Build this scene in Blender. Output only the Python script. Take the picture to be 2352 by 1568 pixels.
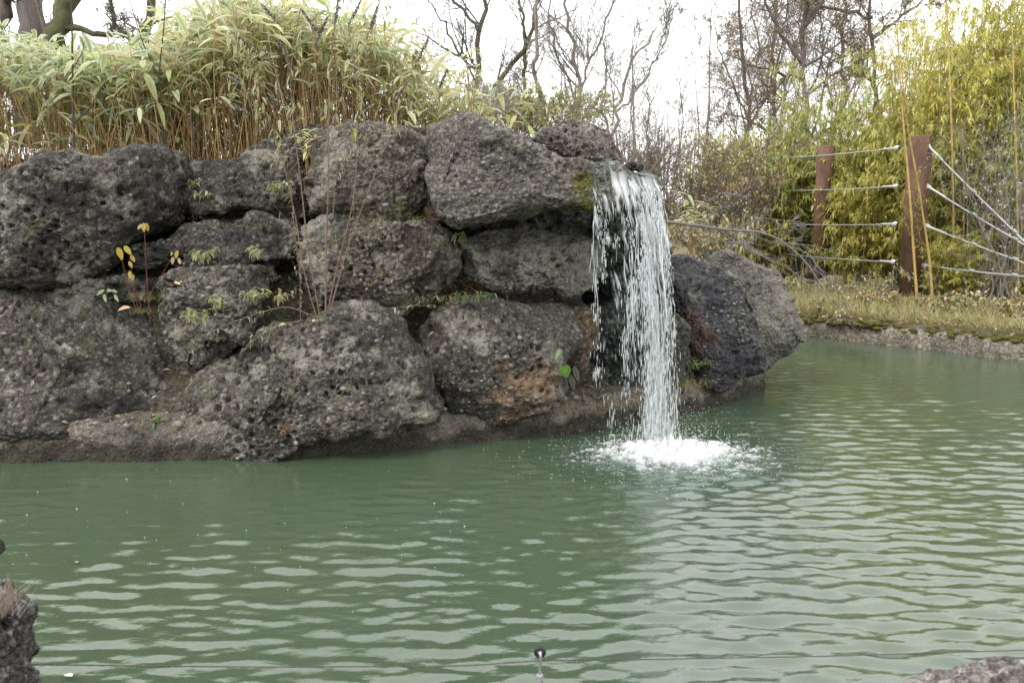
import bpy, bmesh, math
import numpy as np
from mathutils import Vector

for o in list(bpy.data.objects):
    bpy.data.objects.remove(o, do_unlink=True)
S = bpy.context.scene
COL = S.collection
R = math.radians

# ------------------------------------------------------------------ camera, sky, sun, exposure
PITCH, LENS, CAMZ = R(9.04), 31.18, 2.3
cam_d = bpy.data.cameras.new('camera')
cam_d.lens, cam_d.sensor_width = LENS, 36.0
cam_d.clip_start, cam_d.clip_end = 0.05, 2000.0
cam_d.dof.use_dof = True
cam_d.dof.focus_distance = 8.6
cam_d.dof.aperture_fstop = 5.6
cam = bpy.data.objects.new('camera', cam_d)
COL.objects.link(cam)
cam.location = (0, 0, CAMZ)
cam.rotation_euler = (math.pi / 2 - PITCH, 0, 0)
S.camera = cam

SUN_EL, SUN_AZ = R(46), R(236)      # azimuth from +Y clockwise: from the left, a little behind the camera
world = bpy.data.worlds.new('World')
S.world = world
world.use_nodes = True
wn, wl = world.node_tree.nodes, world.node_tree.links
wn.clear()
sky = wn.new('ShaderNodeTexSky')
sky.sky_type = 'NISHITA'
sky.sun_disc = False
sky.sun_elevation, sky.sun_rotation = SUN_EL, SUN_AZ
sky.air_density, sky.dust_density, sky.ozone_density = 1.0, 1.0, 1.0
hs = wn.new('ShaderNodeHueSaturation')
hs.inputs['Saturation'].default_value = 0.12
bg = wn.new('ShaderNodeBackground')
bg.inputs['Strength'].default_value = 0.15
wo = wn.new('ShaderNodeOutputWorld')
wl.new(sky.outputs[0], hs.inputs['Color'])
cl = wn.new('ShaderNodeMix')            # an even overcast layer over the sky
cl.data_type = 'RGBA'
cl.inputs[0].default_value = 0.75
cl.inputs[7].default_value = (13.5, 13.6, 13.7, 1)
wl.new(hs.outputs[0], cl.inputs[6])
wl.new(cl.outputs[2], bg.inputs['Color'])
wl.new(bg.outputs[0], wo.inputs['Surface'])

sd = bpy.data.lights.new('sun', 'SUN')
sd.energy, sd.angle, sd.color = 1.5, R(14), (1.0, 0.965, 0.92)
sun = bpy.data.objects.new('sun', sd)
COL.objects.link(sun)
sdir = Vector((math.sin(SUN_AZ) * math.cos(SUN_EL), math.cos(SUN_AZ) * math.cos(SUN_EL), math.sin(SUN_EL)))
sun.location = sdir * 60
sun.rotation_euler = sdir.to_track_quat('Z', 'Y').to_euler()

vs = S.view_settings
vs.view_transform, vs.look, vs.exposure, vs.gamma = 'Standard', 'None', 0.42, 1.0
vs.use_curve_mapping = False
S.cycles.max_bounces = 6
S.cycles.transparent_max_bounces = 14
S.cycles.diffuse_bounces = 2
S.cycles.caustics_reflective = False
S.cycles.caustics_refractive = False
S.cycles.sample_clamp_indirect = 6.0
S.cycles.use_adaptive_sampling = True
S.cycles.adaptive_threshold = 0.02

# ------------------------------------------------------------------ geometry helpers
F_PX = 2352 * LENS / 36.0
CP, SP = math.cos(PITCH), math.sin(PITCH)

def at(u, v, Y):
    """world point seen at (u, v) of a 2352 x 1568 view, at world depth Y"""
    u, v, Y = np.asarray(u, float), np.asarray(v, float), np.asarray(Y, float)
    dx, dy = (u - 1176) / F_PX, (784 - v) / F_PX
    fy, fz = CP + dy * SP, -SP + dy * CP
    t = Y / fy
    return np.stack(np.broadcast_arrays(dx * t, Y, CAMZ + fz * t), -1)

def on_plane(u, v, z=0.0):
    dy = (784 - v) / F_PX
    fy, fz = CP + dy * SP, -SP + dy * CP
    t = (z - CAMZ) / fz
    return np.array([(u - 1176) / F_PX * t, fy * t, z])

def _h(ix, iy, iz, seed):
    n = (ix.astype(np.uint32) * np.uint32(374761393) + iy.astype(np.uint32) * np.uint32(668265263)
         + iz.astype(np.uint32) * np.uint32(2147483647) + np.uint32((seed * 1274126177) & 0xffffffff))
    n = (n ^ (n >> np.uint32(13))) * np.uint32(1274126177)
    n = (n ^ (n >> np.uint32(16))) * np.uint32(2246822519)
    n = n ^ (n >> np.uint32(15))
    return n.astype(np.float32) / np.float32(4294967296.0)

def vnoise(p, seed=0):
    f = np.floor(p)
    i = f.astype(np.int64)
    t = (p - f).astype(np.float32)
    t = t * t * t * (t * (t * 6 - 15) + 10)
    x, y, z = i[:, 0], i[:, 1], i[:, 2]
    tx, ty, tz = t[:, 0], t[:, 1], t[:, 2]
    r = 0
    for dx in (0, 1):
        for dy in (0, 1):
            for dz in (0, 1):
                w = (tx if dx else 1 - tx) * (ty if dy else 1 - ty) * (tz if dz else 1 - tz)
                r = r + w * _h(x + dx, y + dy, z + dz, seed)
    return r * 2 - 1

def fbm(p, octv=4, seed=0, gain=0.5):
    a, s, r = 1.0, 1.0, 0
    for k in range(octv):
        r = r + a * vnoise(p * s + 17.3 * k, seed + k)
        a *= gain
        s *= 2.03
    return r

def worley(p, seed=0):
    f = np.floor(p).astype(np.int64)
    best = np.full(len(p), 9.0, np.float32)
    cid = np.zeros(len(p), np.float32)
    for dx in (-1, 0, 1):
        for dy in (-1, 0, 1):
            for dz in (-1, 0, 1):
                x, y, z = f[:, 0] + dx, f[:, 1] + dy, f[:, 2] + dz
                hx = _h(x, y, z, seed)
                d = (x + hx - p[:, 0]) ** 2 + (y + _h(x, y, z, seed + 1) - p[:, 1]) ** 2 + (z + _h(x, y, z, seed + 2) - p[:, 2]) ** 2
                m = d < best
                best = np.where(m, d, best)
                cid = np.where(m, hx, cid)
    return np.sqrt(best), cid

def sm(a, b, x):
    t = np.clip((x - a) / (b - a), 0, 1)
    return t * t * (3 - 2 * t)

def mesh(name, V, F, mat=None, col=None, smooth=True):
    V = np.ascontiguousarray(V, np.float32)
    F = np.ascontiguousarray(F, np.int32)
    m = bpy.data.meshes.new(name)
    n, k = F.shape
    m.vertices.add(len(V)); m.vertices.foreach_set('co', V.ravel())
    m.loops.add(n * k); m.loops.foreach_set('vertex_index', F.ravel())
    m.polygons.add(n)
    m.polygons.foreach_set('loop_start', np.arange(0, n * k, k, dtype=np.int32))
    m.polygons.foreach_set('use_smooth', np.full(n, bool(smooth)))
    m.update(calc_edges=True)
    if col is not None:
        a = m.color_attributes.new('Col', 'FLOAT_COLOR', 'POINT')
        c = np.ones((len(V), 4), np.float32)
        c[:, :col.shape[1]] = col
        a.data.foreach_set('color', c.ravel())
    if mat is not None:
        m.materials.append(mat)
    return m

ORG = {}

def link(name, data, parent=None, loc=None, label=None, cat=None, group=None, kind=None):
    o = bpy.data.objects.new(name, data)
    COL.objects.link(o)
    if parent is not None:
        o.parent = parent
    if loc is not None:
        o.location = loc
    for k, v in (('label', label), ('category', cat), ('group', group), ('kind', kind)):
        if v:
            o[k] = v
    return o

def thing(name, V, F, mat, label=None, cat=None, group=None, kind=None, parent=None, col=None, smooth=True, origin=None):
    """one mesh object from world coordinates; its origin sits at its base (or at its parent's origin)"""
    V = np.asarray(V, float)
    if parent is not None:
        org = ORG.get(parent.name, np.zeros(3))
        return link(name, mesh(name, V - org, F, mat, col, smooth), parent, None, label, cat, group, kind)
    org = np.array(origin if origin is not None else [V[:, 0].mean(), V[:, 1].mean(), V[:, 2].min()], float)
    o = link(name, mesh(name, V - org, F, mat, col, smooth), None, org, label, cat, group, kind)
    ORG[o.name] = org
    return o

def empty(name, loc, label, cat, group=None):
    o = link(name, None, None, loc, label, cat, group)
    ORG[o.name] = np.array(loc, float)
    return o

def join(*parts):
    V, F, C, n = [], [], [], 0
    for p in parts:
        V.append(p[0]); F.append(p[1] + n); n += len(p[0])
        if len(p) > 2:
            C.append(p[2])
    return (np.concatenate(V), np.concatenate(F)) + ((np.concatenate(C),) if C else ())

def nrm(v):
    return v / np.maximum(np.linalg.norm(v, axis=-1, keepdims=True), 1e-9)

def tubes(P, Rr, sides=4, cap=False):
    """batch of tubes: P (M,N,3), Rr (M,N) -> verts, quads"""
    P = np.asarray(P, float)
    if P.ndim == 2:
        P = P[None]
    M, N, _ = P.shape
    Rr = np.broadcast_to(np.asarray(Rr, float), (M, N))
    T = nrm(np.gradient(P, axis=1))
    mean = nrm(T.mean(1))
    ref = np.where(np.abs(mean[:, 2:3]) > 0.8, np.array([[1.0, 0.1, 0]]), np.array([[0, 0.1, 1.0]]))
    A = nrm(np.cross(T, ref[:, None, :]))
    B = np.cross(T, A)
    ang = np.arange(sides) / sides * 2 * np.pi
    V = P[:, :, None, :] + Rr[:, :, None, None] * (A[:, :, None, :] * np.cos(ang)[None, None, :, None] + B[:, :, None, :] * np.sin(ang)[None, None, :, None])
    idx = np.arange(M * N * sides).reshape(M, N, sides)
    a, b = idx[:, :-1, :], idx[:, 1:, :]
    Fq = np.stack([a, np.roll(a, -1, 2), np.roll(b, -1, 2), b], -1).reshape(-1, 4)
    return V.reshape(-1, 3), Fq

def path(pts, n=12):
    """smooth resample of a short polyline"""
    pts = np.asarray(pts, float)
    d = np.r_[0, np.cumsum(np.linalg.norm(np.diff(pts, axis=0), axis=1))]
    s = np.linspace(0, d[-1], n)
    out = np.stack([np.interp(s, d, pts[:, k]) for k in range(pts.shape[1])], -1)
    for _ in range(2):
        out[1:-1] = 0.25 * out[:-2] + 0.5 * out[1:-1] + 0.25 * out[2:]
    return out

def leaf_batch(pos, d, up, L, W, droop, col, frost=None, big=True, fold=0.25):
    """leaf blades; returns verts, quads, colours"""
    pos, d = np.asarray(pos, float), nrm(np.asarray(d, float))
    M = len(pos)
    L, W, droop = (np.broadcast_to(np.asarray(q, float), (M,)) for q in (L, W, droop))
    side = nrm(np.cross(d, up) + 1e-4)
    nn = np.cross(side, d)
    if big:
        us = np.array([0, .18, .5, .8, 1.0]); ws = np.array([.12, .75, 1.0, .6, .03])
    else:
        us = np.array([0, .4, 1.0]); ws = np.array([.15, 1.0, .05])
    vs_ = np.array([-1, 0, 1.0]) if big else np.array([-1, 1.0])
    nu, nv = len(us), len(vs_)
    u = us[None, :, None]; w = ws[None, :, None] * vs_[None, None, :]
    X = (pos[:, None, None, :] + d[:, None, None, :] * (u * L[:, None, None])[..., None]
         + side[:, None, None, :] * (w * W[:, None, None] / 2)[..., None]
         + nn[:, None, None, :] * (np.abs(w) * W[:, None, None] * fold)[..., None])
    X[..., 2] -= (u ** 2) * (droop * L)[:, None, None]
    idx = np.arange(M * nu * nv).reshape(M, nu, nv)
    Fq = np.stack([idx[:, :-1, :-1], idx[:, 1:, :-1], idx[:, 1:, 1:], idx[:, :-1, 1:]], -1).reshape(-1, 4)
    C = np.broadcast_to(np.asarray(col, float)[:, None, None, :], (M, nu, nv, 3)).copy()
    if frost is not None:
        e = np.broadcast_to(np.where(np.abs(vs_) > .5, 1.0, .12)[None, None, :], (M, nu, nv))
        k = np.clip(e * np.asarray(frost)[:, None, None], 0, 1)[..., None]
        C = C * (1 - k) + np.array([.80, .82, .70]) * k
    return X.reshape(-1, 3), Fq, C.reshape(-1, 3)

def grow(P, Rr, n, rng, tmin=.2, tmax=1.0, ang=(30, 60), ratio=.5, rr=.5, up=.15, wig=.15, N=6, minlen=0.0):
    """a generation of side branches on a batch of branches"""
    M, N0, _ = P.shape
    idx = np.repeat(np.arange(M), n)
    t = rng.uniform(tmin, tmax, len(idx)) * (N0 - 1.001)
    k = t.astype(int); f = (t - k)[:, None]
    pos = P[idx, k] * (1 - f) + P[idx, k + 1] * f
    tang = nrm(P[idx, k + 1] - P[idx, k])
    plen = np.linalg.norm(np.diff(P, axis=1), axis=2).sum(1)[idx]
    rad = Rr[idx, k] * (1 - f[:, 0]) + Rr[idx, k + 1] * f[:, 0]
    perp = nrm(np.cross(tang, rng.normal(size=(len(idx), 3))))
    a = np.radians(rng.uniform(*ang, len(idx)))[:, None]
    d = nrm(np.cos(a) * tang + np.sin(a) * perp)
    L = np.maximum(plen * ratio * rng.uniform(.55, 1.25, len(idx)) * (1.15 - .5 * t / N0), minlen)
    step = L / (N - 1)
    pts = [pos]
    for j in range(N - 1):
        d = nrm(d + rng.normal(size=d.shape) * wig + np.array([0, 0, up]) * .35)
        pts.append(pts[-1] + d * step[:, None])
    Q = np.stack(pts, 1)
    q = np.minimum(rad * rr * rng.uniform(.7, 1.1, len(idx)), rad * .9)
    return Q, q[:, None] * np.linspace(1, .3, N)[None, :]

# ------------------------------------------------------------------ materials
def new_mat(name):
    m = bpy.data.materials.new(name)
    m.use_nodes = True
    nt = m.node_tree
    b = nt.nodes['Principled BSDF']
    return m, nt.nodes, nt.links, b

def N_(nodes, t, **kw):
    n = nodes.new(t)
    for k, v in kw.items():
        if k.startswith('i_'):
            key = k[2:]
            n.inputs[int(key) if key.isdigit() else key].default_value = v
        else:
            setattr(n, k, v)
    return n

def ramp(nodes, links, src, stops):
    r = nodes.new('ShaderNodeValToRGB')
    e = r.color_ramp.elements
    while len(e) < len(stops):
        e.new(0.5)
    for el, (p, c) in zip(e, stops):
        el.position = p
        el.color = (c, c, c, 1) if isinstance(c, (int, float)) else (*c, 1)
    links.new(src, r.inputs[0])
    return r.outputs[0]

def mixc(nodes, links, fac, a, b, mode='MIX'):
    m = nodes.new('ShaderNodeMix')
    m.data_type, m.blend_type = 'RGBA', mode
    for sock, val in ((m.inputs[0], fac), (m.inputs[6], a), (m.inputs[7], b)):
        if hasattr(val, 'is_output'):
            links.new(val, sock)
        else:
            sock.default_value = val if isinstance(val, (int, float)) else (*val, 1)
    return m.outputs[2]

def math_(nodes, links, op, a, b=None):
    m = nodes.new('ShaderNodeMath')
    m.operation = op
    for sock, val in ((m.inputs[0], a), (m.inputs[1], b)):
        if val is None:
            continue
        if hasattr(val, 'is_output'):
            links.new(val, sock)
        else:
            sock.default_value = val
    return m.outputs[0]

def rock_mat(name, base=(.070, .062, .052), dark=(.014, .0132, .0125), pale=(.32, .30, .25), dark_amt=.5, pale_amt=.35,
             moss=.26, frost=.25, stains=(), stain_col=(.22, .085, .03), grain=1.0, rough=.92, wet=0.0, wetline=None):
    m, n, l, b = new_mat(name)
    geo = n.new('ShaderNodeNewGeometry')
    pos = geo.outputs['Position']
    def noise(scale, det=6, rgh=.6, off=0.0):
        t = N_(n, 'ShaderNodeTexNoise', i_Scale=scale, i_Detail=det, i_Roughness=rgh)
        if off:
            ad = N_(n, 'ShaderNodeVectorMath', operation='ADD')
            l.new(pos, ad.inputs[0]); ad.inputs[1].default_value = (off, off * .7, off * 1.3)
            l.new(ad.outputs[0], t.inputs['Vector'])
        else:
            l.new(pos, t.inputs['Vector'])
        return t.outputs['Fac']
    # warp the coordinates a little so the clasts are not regular cells
    wn_ = N_(n, 'ShaderNodeTexNoise', i_Scale=14.0, i_Detail=3.0)
    l.new(pos, wn_.inputs['Vector'])
    wv = N_(n, 'ShaderNodeVectorMath', operation='MULTIPLY_ADD')
    l.new(wn_.outputs['Color'], wv.inputs[0]); wv.inputs[1].default_value = (.05, .05, .05); l.new(pos, wv.inputs[2])
    v1 = N_(n, 'ShaderNodeTexVoronoi', i_Scale=19.0 * grain); l.new(wv.outputs[0], v1.inputs['Vector'])
    v2 = N_(n, 'ShaderNodeTexVoronoi', i_Scale=44.0 * grain); l.new(wv.outputs[0], v2.inputs['Vector'])
    s1 = N_(n, 'ShaderNodeSeparateColor'); l.new(v1.outputs['Color'], s1.inputs[0])
    s2 = N_(n, 'ShaderNodeSeparateColor'); l.new(v2.outputs['Color'], s2.inputs[0])
    # matrix with fine grains, then larger clasts
    c = mixc(n, l, ramp(n, l, s2.outputs[0], [(0, 0.0), (.55, .25), (1, 1.0)]), tuple(.55 * q for q in base), tuple(1.5 * q for q in base))
    clast = math_(n, l, 'MULTIPLY', ramp(n, l, s1.outputs[1], [(.42, 0.0), (.8, .7)]), ramp(n, l, v1.outputs['Distance'], [(.35, 1.0), (.55, 0.0)]))
    c = mixc(n, l, clast, c, mixc(n, l, s1.outputs[2], tuple(1.2 * q for q in base), pale))
    # black crust of algae, pale weathered patches
    dk = ramp(n, l, noise(1.3, 6, .66, 3.1), [(.60 - .28 * dark_amt, 0.0), (.74 - .2 * dark_amt, 1.0)])
    c = mixc(n, l, math_(n, l, 'MULTIPLY', dk, .86), c, mixc(n, l, s2.outputs[2], dark, tuple(2.6 * q for q in dark)))
    pl = ramp(n, l, noise(1.9, 6, .68, 9.7), [(.60 - .2 * pale_amt, 0.0), (.68 - .18 * pale_amt, 1.0)])
    c = mixc(n, l, math_(n, l, 'MULTIPLY', pl, .72), c, mixc(n, l, s2.outputs[1], tuple(.62 * q for q in pale), pale))
    sep = n.new('ShaderNodeSeparateXYZ'); l.new(geo.outputs['Normal'], sep.inputs[0])
    upf = ramp(n, l, sep.outputs[2], [(.25, 0.0), (.8, 1.0)])
    if moss:
        mo = math_(n, l, 'MULTIPLY', ramp(n, l, noise(5.5, 4, .65, 21.), [(.66 - .3 * moss, 0.0), (.76 - .22 * moss, 1.0)]), ramp(n, l, sep.outputs[2], [(.0, 0.15), (.7, 1.0)]))
        c = mixc(n, l, math_(n, l, 'MULTIPLY', mo, .85), c, mixc(n, l, s2.outputs[0], (.035, .045, .012), (.11, .13, .03)))
    if frost:
        fr = math_(n, l, 'MULTIPLY', ramp(n, l, noise(26., 3, .75, 5.), [(.60 - .12 * frost, 0.0), (.70, 1.0)]), upf)
        c = mixc(n, l, math_(n, l, 'MULTIPLY', fr, min(1, frost * 1.6)), c, (.5, .5, .49))
    for (p, rad, amt, sc) in stains:
        dv = N_(n, 'ShaderNodeVectorMath', operation='DISTANCE')
        l.new(pos, dv.inputs[0]); dv.inputs[1].default_value = tuple(p)
        f = math_(n, l, 'ADD', math_(n, l, 'DIVIDE', dv.outputs['Value'], rad), math_(n, l, 'MULTIPLY', noise(7., 4, .7, 2.), 2.0))
        f = ramp(n, l, math_(n, l, 'SUBTRACT', f, 1.0), [(.35, amt), (.85, 0.0)])
        c = mixc(n, l, f, c, mixc(n, l, s2.outputs[0], tuple(.6 * q for q in sc), tuple(1.35 * q for q in sc)))
    if wetline:          # algae-dark band that the pond keeps wet
        sp2 = n.new('ShaderNodeSeparateXYZ'); l.new(pos, sp2.inputs[0])
        hz = math_(n, l, 'ADD', sp2.outputs[2], math_(n, l, 'MULTIPLY', math_(n, l, 'SUBTRACT', noise(3.2, 4, .65, 31.), .5), .45))
        wb = ramp(n, l, math_(n, l, 'DIVIDE', hz, wetline * 2), [(.38, 1.0), (.62, 0.0)])
        c = mixc(n, l, math_(n, l, 'MULTIPLY', wb, .8), c, mixc(n, l, s2.outputs[2], (.014, .013, .010), (.045, .040, .028)))
    l.new(c, b.inputs['Base Color'])
    b.inputs['Roughness'].default_value = rough
    if wet:
        l.new(ramp(n, l, noise(6., 5, .6, 8.), [(.4, rough), (.6, .35)]), b.inputs['Roughness'])
        b.inputs['Specular IOR Level'].default_value = .5
    else:
        b.inputs['Specular IOR Level'].default_value = .25
    # relief: clasts proud, pores sunk
    h = math_(n, l, 'ADD', math_(n, l, 'MULTIPLY', v1.outputs['Distance'], -.7), math_(n, l, 'MULTIPLY', v2.outputs['Distance'], -.3))
    h = math_(n, l, 'ADD', h, math_(n, l, 'MULTIPLY', noise(60., 2, .7), .6))
    bm = N_(n, 'ShaderNodeBump', i_Strength=1.0, i_Distance=.035)
    l.new(h, bm.inputs['Height']); l.new(bm.outputs[0], b.inputs['Normal'])
    return m

def simple_mat(name, col, rough=.8, var=.35, scale=20., bump=.0, metal=0.0, spec=.3, col2=None, stretch=None):
    m, n, l, b = new_mat(name)
    geo = n.new('ShaderNodeNewGeometry')
    t = N_(n, 'ShaderNodeTexNoise', i_Scale=scale, i_Detail=6.0, i_Roughness=.65)
    src = geo.outputs['Position']
    if stretch:
        vm = N_(n, 'ShaderNodeVectorMath', operation='MULTIPLY')
        l.new(src, vm.inputs[0]); vm.inputs[1].default_value = stretch
        src = vm.outputs[0]
    l.new(src, t.inputs['Vector'])
    f = ramp(n, l, t.outputs['Fac'], [(.32, 0.0), (.68, 1.0)])
    c = mixc(n, l, f, tuple((1 - var) * q for q in col), col2 or tuple(min(1, (1 + var) * q) for q in col))
    l.new(c, b.inputs['Base Color'])
    b.inputs['Roughness'].default_value = rough
    b.inputs['Metallic'].default_value = metal
    b.inputs['Specular IOR Level'].default_value = spec
    if bump:
        bm = N_(n, 'ShaderNodeBump', i_Strength=.8, i_Distance=bump)
        l.new(t.outputs['Fac'], bm.inputs['Height']); l.new(bm.outputs[0], b.inputs['Normal'])
    return m

def leaf_mat(name, trans=.5, rough=.6, var=.25, scale=9.):
    m, n, l, b = new_mat(name)
    at_ = N_(n, 'ShaderNodeAttribute', attribute_name='Col')
    geo = n.new('ShaderNodeNewGeometry')
    t = N_(n, 'ShaderNodeTexNoise', i_Scale=scale, i_Detail=4.0)
    l.new(geo.outputs['Position'], t.inputs['Vector'])
    c = mixc(n, l, ramp(n, l, t.outputs['Fac'], [(.3, 0.0), (.7, var)]), at_.outputs['Color'], mixc(n, l, 1.0, at_.outputs['Color'], (.45, .42, .30), 'MULTIPLY'))
    l.new(c, b.inputs['Base Color'])
    b.inputs['Roughness'].default_value = rough
    b.inputs['Specular IOR Level'].default_value = .3
    tr = n.new('ShaderNodeBsdfTranslucent')
    l.new(c, tr.inputs['Color'])
    mx = N_(n, 'ShaderNodeMixShader', i_0=trans)
    l.new(b.outputs[0], mx.inputs[1]); l.new(tr.outputs[0], mx.inputs[2])
    l.new(mx.outputs[0], n['Material Output'].inputs['Surface'])
    return m

def col_mat(name, rough=.8, var=.4, scale=30., spec=.25):
    m, n, l, b = new_mat(name)
    at_ = N_(n, 'ShaderNodeAttribute', attribute_name='Col')
    geo = n.new('ShaderNodeNewGeometry')
    t = N_(n, 'ShaderNodeTexNoise', i_Scale=scale, i_Detail=5.0)
    l.new(geo.outputs['Position'], t.inputs['Vector'])
    c = mixc(n, l, ramp(n, l, t.outputs['Fac'], [(.35, 0.0), (.65, 1.0)]), at_.outputs['Color'], mixc(n, l, var, at_.outputs['Color'], (.02, .02, .02)))
    l.new(c, b.inputs['Base Color'])
    b.inputs['Roughness'].default_value = rough
    b.inputs['Specular IOR Level'].default_value = spec
    return m

M_LEAF = leaf_mat('leaf_blades')
M_LITTER = leaf_mat('dry_leaf_blades', trans=.12, rough=.85)
M_STEM = col_mat('plant_stems')
M_BARK = simple_mat('tree_bark', (.125, .108, .094), .95, .45, 12., .01, stretch=(1, 1, .25))  # winter grey, lightened in place of haze over the background trees
M_BARKP = simple_mat('pale_twig_bark', (.20, .178, .16), .95, .35, 15.)
M_BARKM = simple_mat('mossy_bark', (.08, .072, .052), .95, .4, 7., .012, col2=(.11, .115, .045))
M_PEB = col_mat('pebble_stone', .85, .35, 45.)

# ================================================================== SETTING
rng = np.random.default_rng(7)

# front waterline of the rockwork (from the left, round to the right end)
FRONT = np.array([on_plane(u, v)[:2] for u, v in ((-420, 1062), (0, 1060), (350, 1058), (700, 1048), (1000, 1024), (1220, 1004), (1400, 984), (1520, 962), (1610, 940), (1690, 915), (1752, 890))])
def front_y(x):
    return np.interp(x, FRONT[:, 0], FRONT[:, 1])

BANK = np.array([[16.0, 4.6], [10.5, 10.0], [7.4, 12.8], [6.2, 14.0], [4.95, 15.1], [3.6, 16.0], [2.2, 16.6], [0.5, 17.2], [-3, 17.6]])
def bank_y(x):
    return np.interp(x, BANK[::-1, 0], BANK[::-1, 1])

def mound_h(x, y):
    """height of the planted mound behind the boulders"""
    f = front_y(x)
    t = y - f
    prof = np.interp(t, [-.2, .35, .75, 1.25, 1.7, 2.3, 2.9, 4.2, 6.5], [-.4, .22, .62, 1.05, 1.5, 1.95, 2.42, 2.72, 2.75])
    right = 1 - sm(.55, 1.75, x - .10 * (y - 9))
    back = 1 - sm(14.2, 16.8, y)
    low = np.interp(t, [-.2, .4, 1.2, 3], [-.4, .15, .3, .3])
    h = low + (prof - low) * right * back
    h = h - np.clip(h - .9, 0, 3) * .75 * sm(-1.1, -.6, x)
    side = sm(3.1, 2.4, x - .2 * (y - 10))
    return np.where(y < 16.9, h * side - .5 * (1 - side), h)

def grid(xs, ys):
    X, Y = np.meshgrid(xs, ys)
    i = np.arange(X.size).reshape(X.shape)
    Fq = np.stack([i[:-1, :-1], i[:-1, 1:], i[1:, 1:], i[1:, :-1]], -1).reshape(-1, 4)
    return X.ravel(), Y.ravel(), Fq

# ---- ground: one sheet to the horizon, dropping under the pond
xs = np.unique(np.r_[np.linspace(-260, -40, 12), np.linspace(-40, -12, 15), np.linspace(-12, 14, 105), np.linspace(14, 40, 14), np.linspace(40, 260, 12)])
ys = np.unique(np.r_[np.linspace(-60, -12, 8), np.linspace(-12, 2, 12), np.linspace(2, 22, 90), np.linspace(22, 60, 30), np.linspace(60, 300, 14)])
X, Y, Fq = grid(xs, ys)
land = sm(.15, .32, Y - bank_y(X))
near = 1 - sm(2.3, 3.2, Y)
Z = -.9 + 1.26 * land + 1.3 * near
p3 = np.stack([X, Y, 0 * X], -1)
Z = Z + land * (.05 * fbm(p3 * .9, 3, 5) + .10 * fbm(p3 * .15, 2, 6) + np.clip(Y - 24, 0, 40) * .012)
M_GROUND = simple_mat('dry_grass_soil', (.13, .10, .055), .95, .45, 5., .03, col2=(.20, .165, .075))
thing('ground', np.stack([X, Y, Z], -1), Fq, M_GROUND, kind='structure', label='leaf strewn dry ground behind the pond', origin=(0, 0, 0))

# ---- planted earth mound carrying the boulders
X, Y, Fq = grid(np.arange(-9, 3.6, .06), np.arange(7.3, 17.2, .06))
p3 = np.stack([X, Y, 0 * X], -1)
Z = mound_h(X, Y) + .05 * fbm(p3 * 2.5, 4, 11) + .015 * fbm(p3 * 14, 3, 14)
M_EARTH = rock_mat('stony_earth', base=(.062, .05, .038), dark=(.022, .018, .014), pale=(.2, .18, .15), dark_amt=.45, pale_amt=.1, moss=.45, frost=.1, grain=1.1)
thing('mound', np.stack([X, Y, Z], -1), Fq, M_EARTH, kind='structure', label='earth mound behind the boulders', origin=(-3, 11, 0))

# ---- pond
CX, CY = on_plane(1530, 1050)[:2]
xs = np.r_[np.arange(-14, -5.6, .2), np.arange(-5.6, 9.0, .052), np.arange(9.0, 18, .15)]
ys = [2.4]
while ys[-1] < 18.2:
    ys.append(ys[-1] + .0165 + .0024 * (ys[-1] - 2.4))
X, Y, Fq = grid(xs, np.array(ys))
wr = np.random.default_rng(21)
Zw = np.zeros_like(X)
for k in range(58):
    lam = .07 * (3.4 ** wr.uniform(0, 1))
    th = wr.normal(-1.52, .33)
    a = .0058 * lam * wr.uniform(.5, 1.2)
    kx, ky = np.cos(th) * 2 * np.pi / lam, np.sin(th) * 2 * np.pi / lam
    Zw += a * np.sin(kx * X + ky * Y + wr.uniform(0, 6.28))
p3 = np.stack([X * .55, Y * .75, 0 * X], -1)
gust = .9 + .5 * fbm(p3, 2, 3)
dist = np.hypot(X - CX, Y - CY)
calm = .30 + .70 * sm(.2, 2.6, np.abs(front_y(X) - Y) + .8 * np.clip(X + 1.2, 0, 4))
calm *= 1 - .55 * sm(9.5, 13.0, Y)
Zw = Zw * calm * np.clip(gust, .35, 1.5)
wob = fbm(np.stack([X * 1.3, Y * 1.3, 0 * X], -1), 2, 9)
ringamp = (.0065 * np.exp(-dist / 1.8) + .0016 * np.exp(-dist / 5.0)) * np.clip(.7 + .8 * fbm(np.stack([X * .9, Y * .9, 0 * X], -1), 2, 19), .1, 1.6)
Zw += ringamp * np.sin(2 * np.pi * (dist + .22 * wob) / .19 - 1.0) * sm(.3, .8, dist)
Zw += .012 * np.exp(-(dist / 1.3) ** 2) * fbm(np.stack([X * 9, Y * 9, 0 * X], -1), 3, 33)
def water_mat():
    m, n, l, b = new_mat('pond_water')
    geo = n.new('ShaderNodeNewGeometry')
    t = N_(n, 'ShaderNodeTexNoise', i_Scale=.5, i_Detail=3.0)
    l.new(geo.outputs['Position'], t.inputs['Vector'])
    c = mixc(n, l, ramp(n, l, t.outputs['Fac'], [(.3, 0.0), (.7, 1.0)]), (.051, .080, .050), (.059, .083, .046))
    l.new(c, b.inputs['Base Color'])
    b.inputs['Roughness'].default_value = .025
    b.inputs['IOR'].default_value = 1.8
    vm = N_(n, 'ShaderNodeVectorMath', operation='MULTIPLY')
    l.new(geo.outputs['Position'], vm.inputs[0]); vm.inputs[1].default_value = (.6, 1.0, 1.0)
    t2 = N_(n, 'ShaderNodeTexNoise', i_Scale=20.0, i_Detail=4.0, i_Roughness=.55)
    l.new(vm.outputs[0], t2.inputs['Vector'])
    bm = N_(n, 'ShaderNodeBump', i_Strength=.45, i_Distance=.008)
    l.new(t2.outputs['Fac'], bm.inputs['Height']); l.new(bm.outputs[0], b.inputs['Normal'])
    return m
M_WATER = water_mat()
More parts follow.
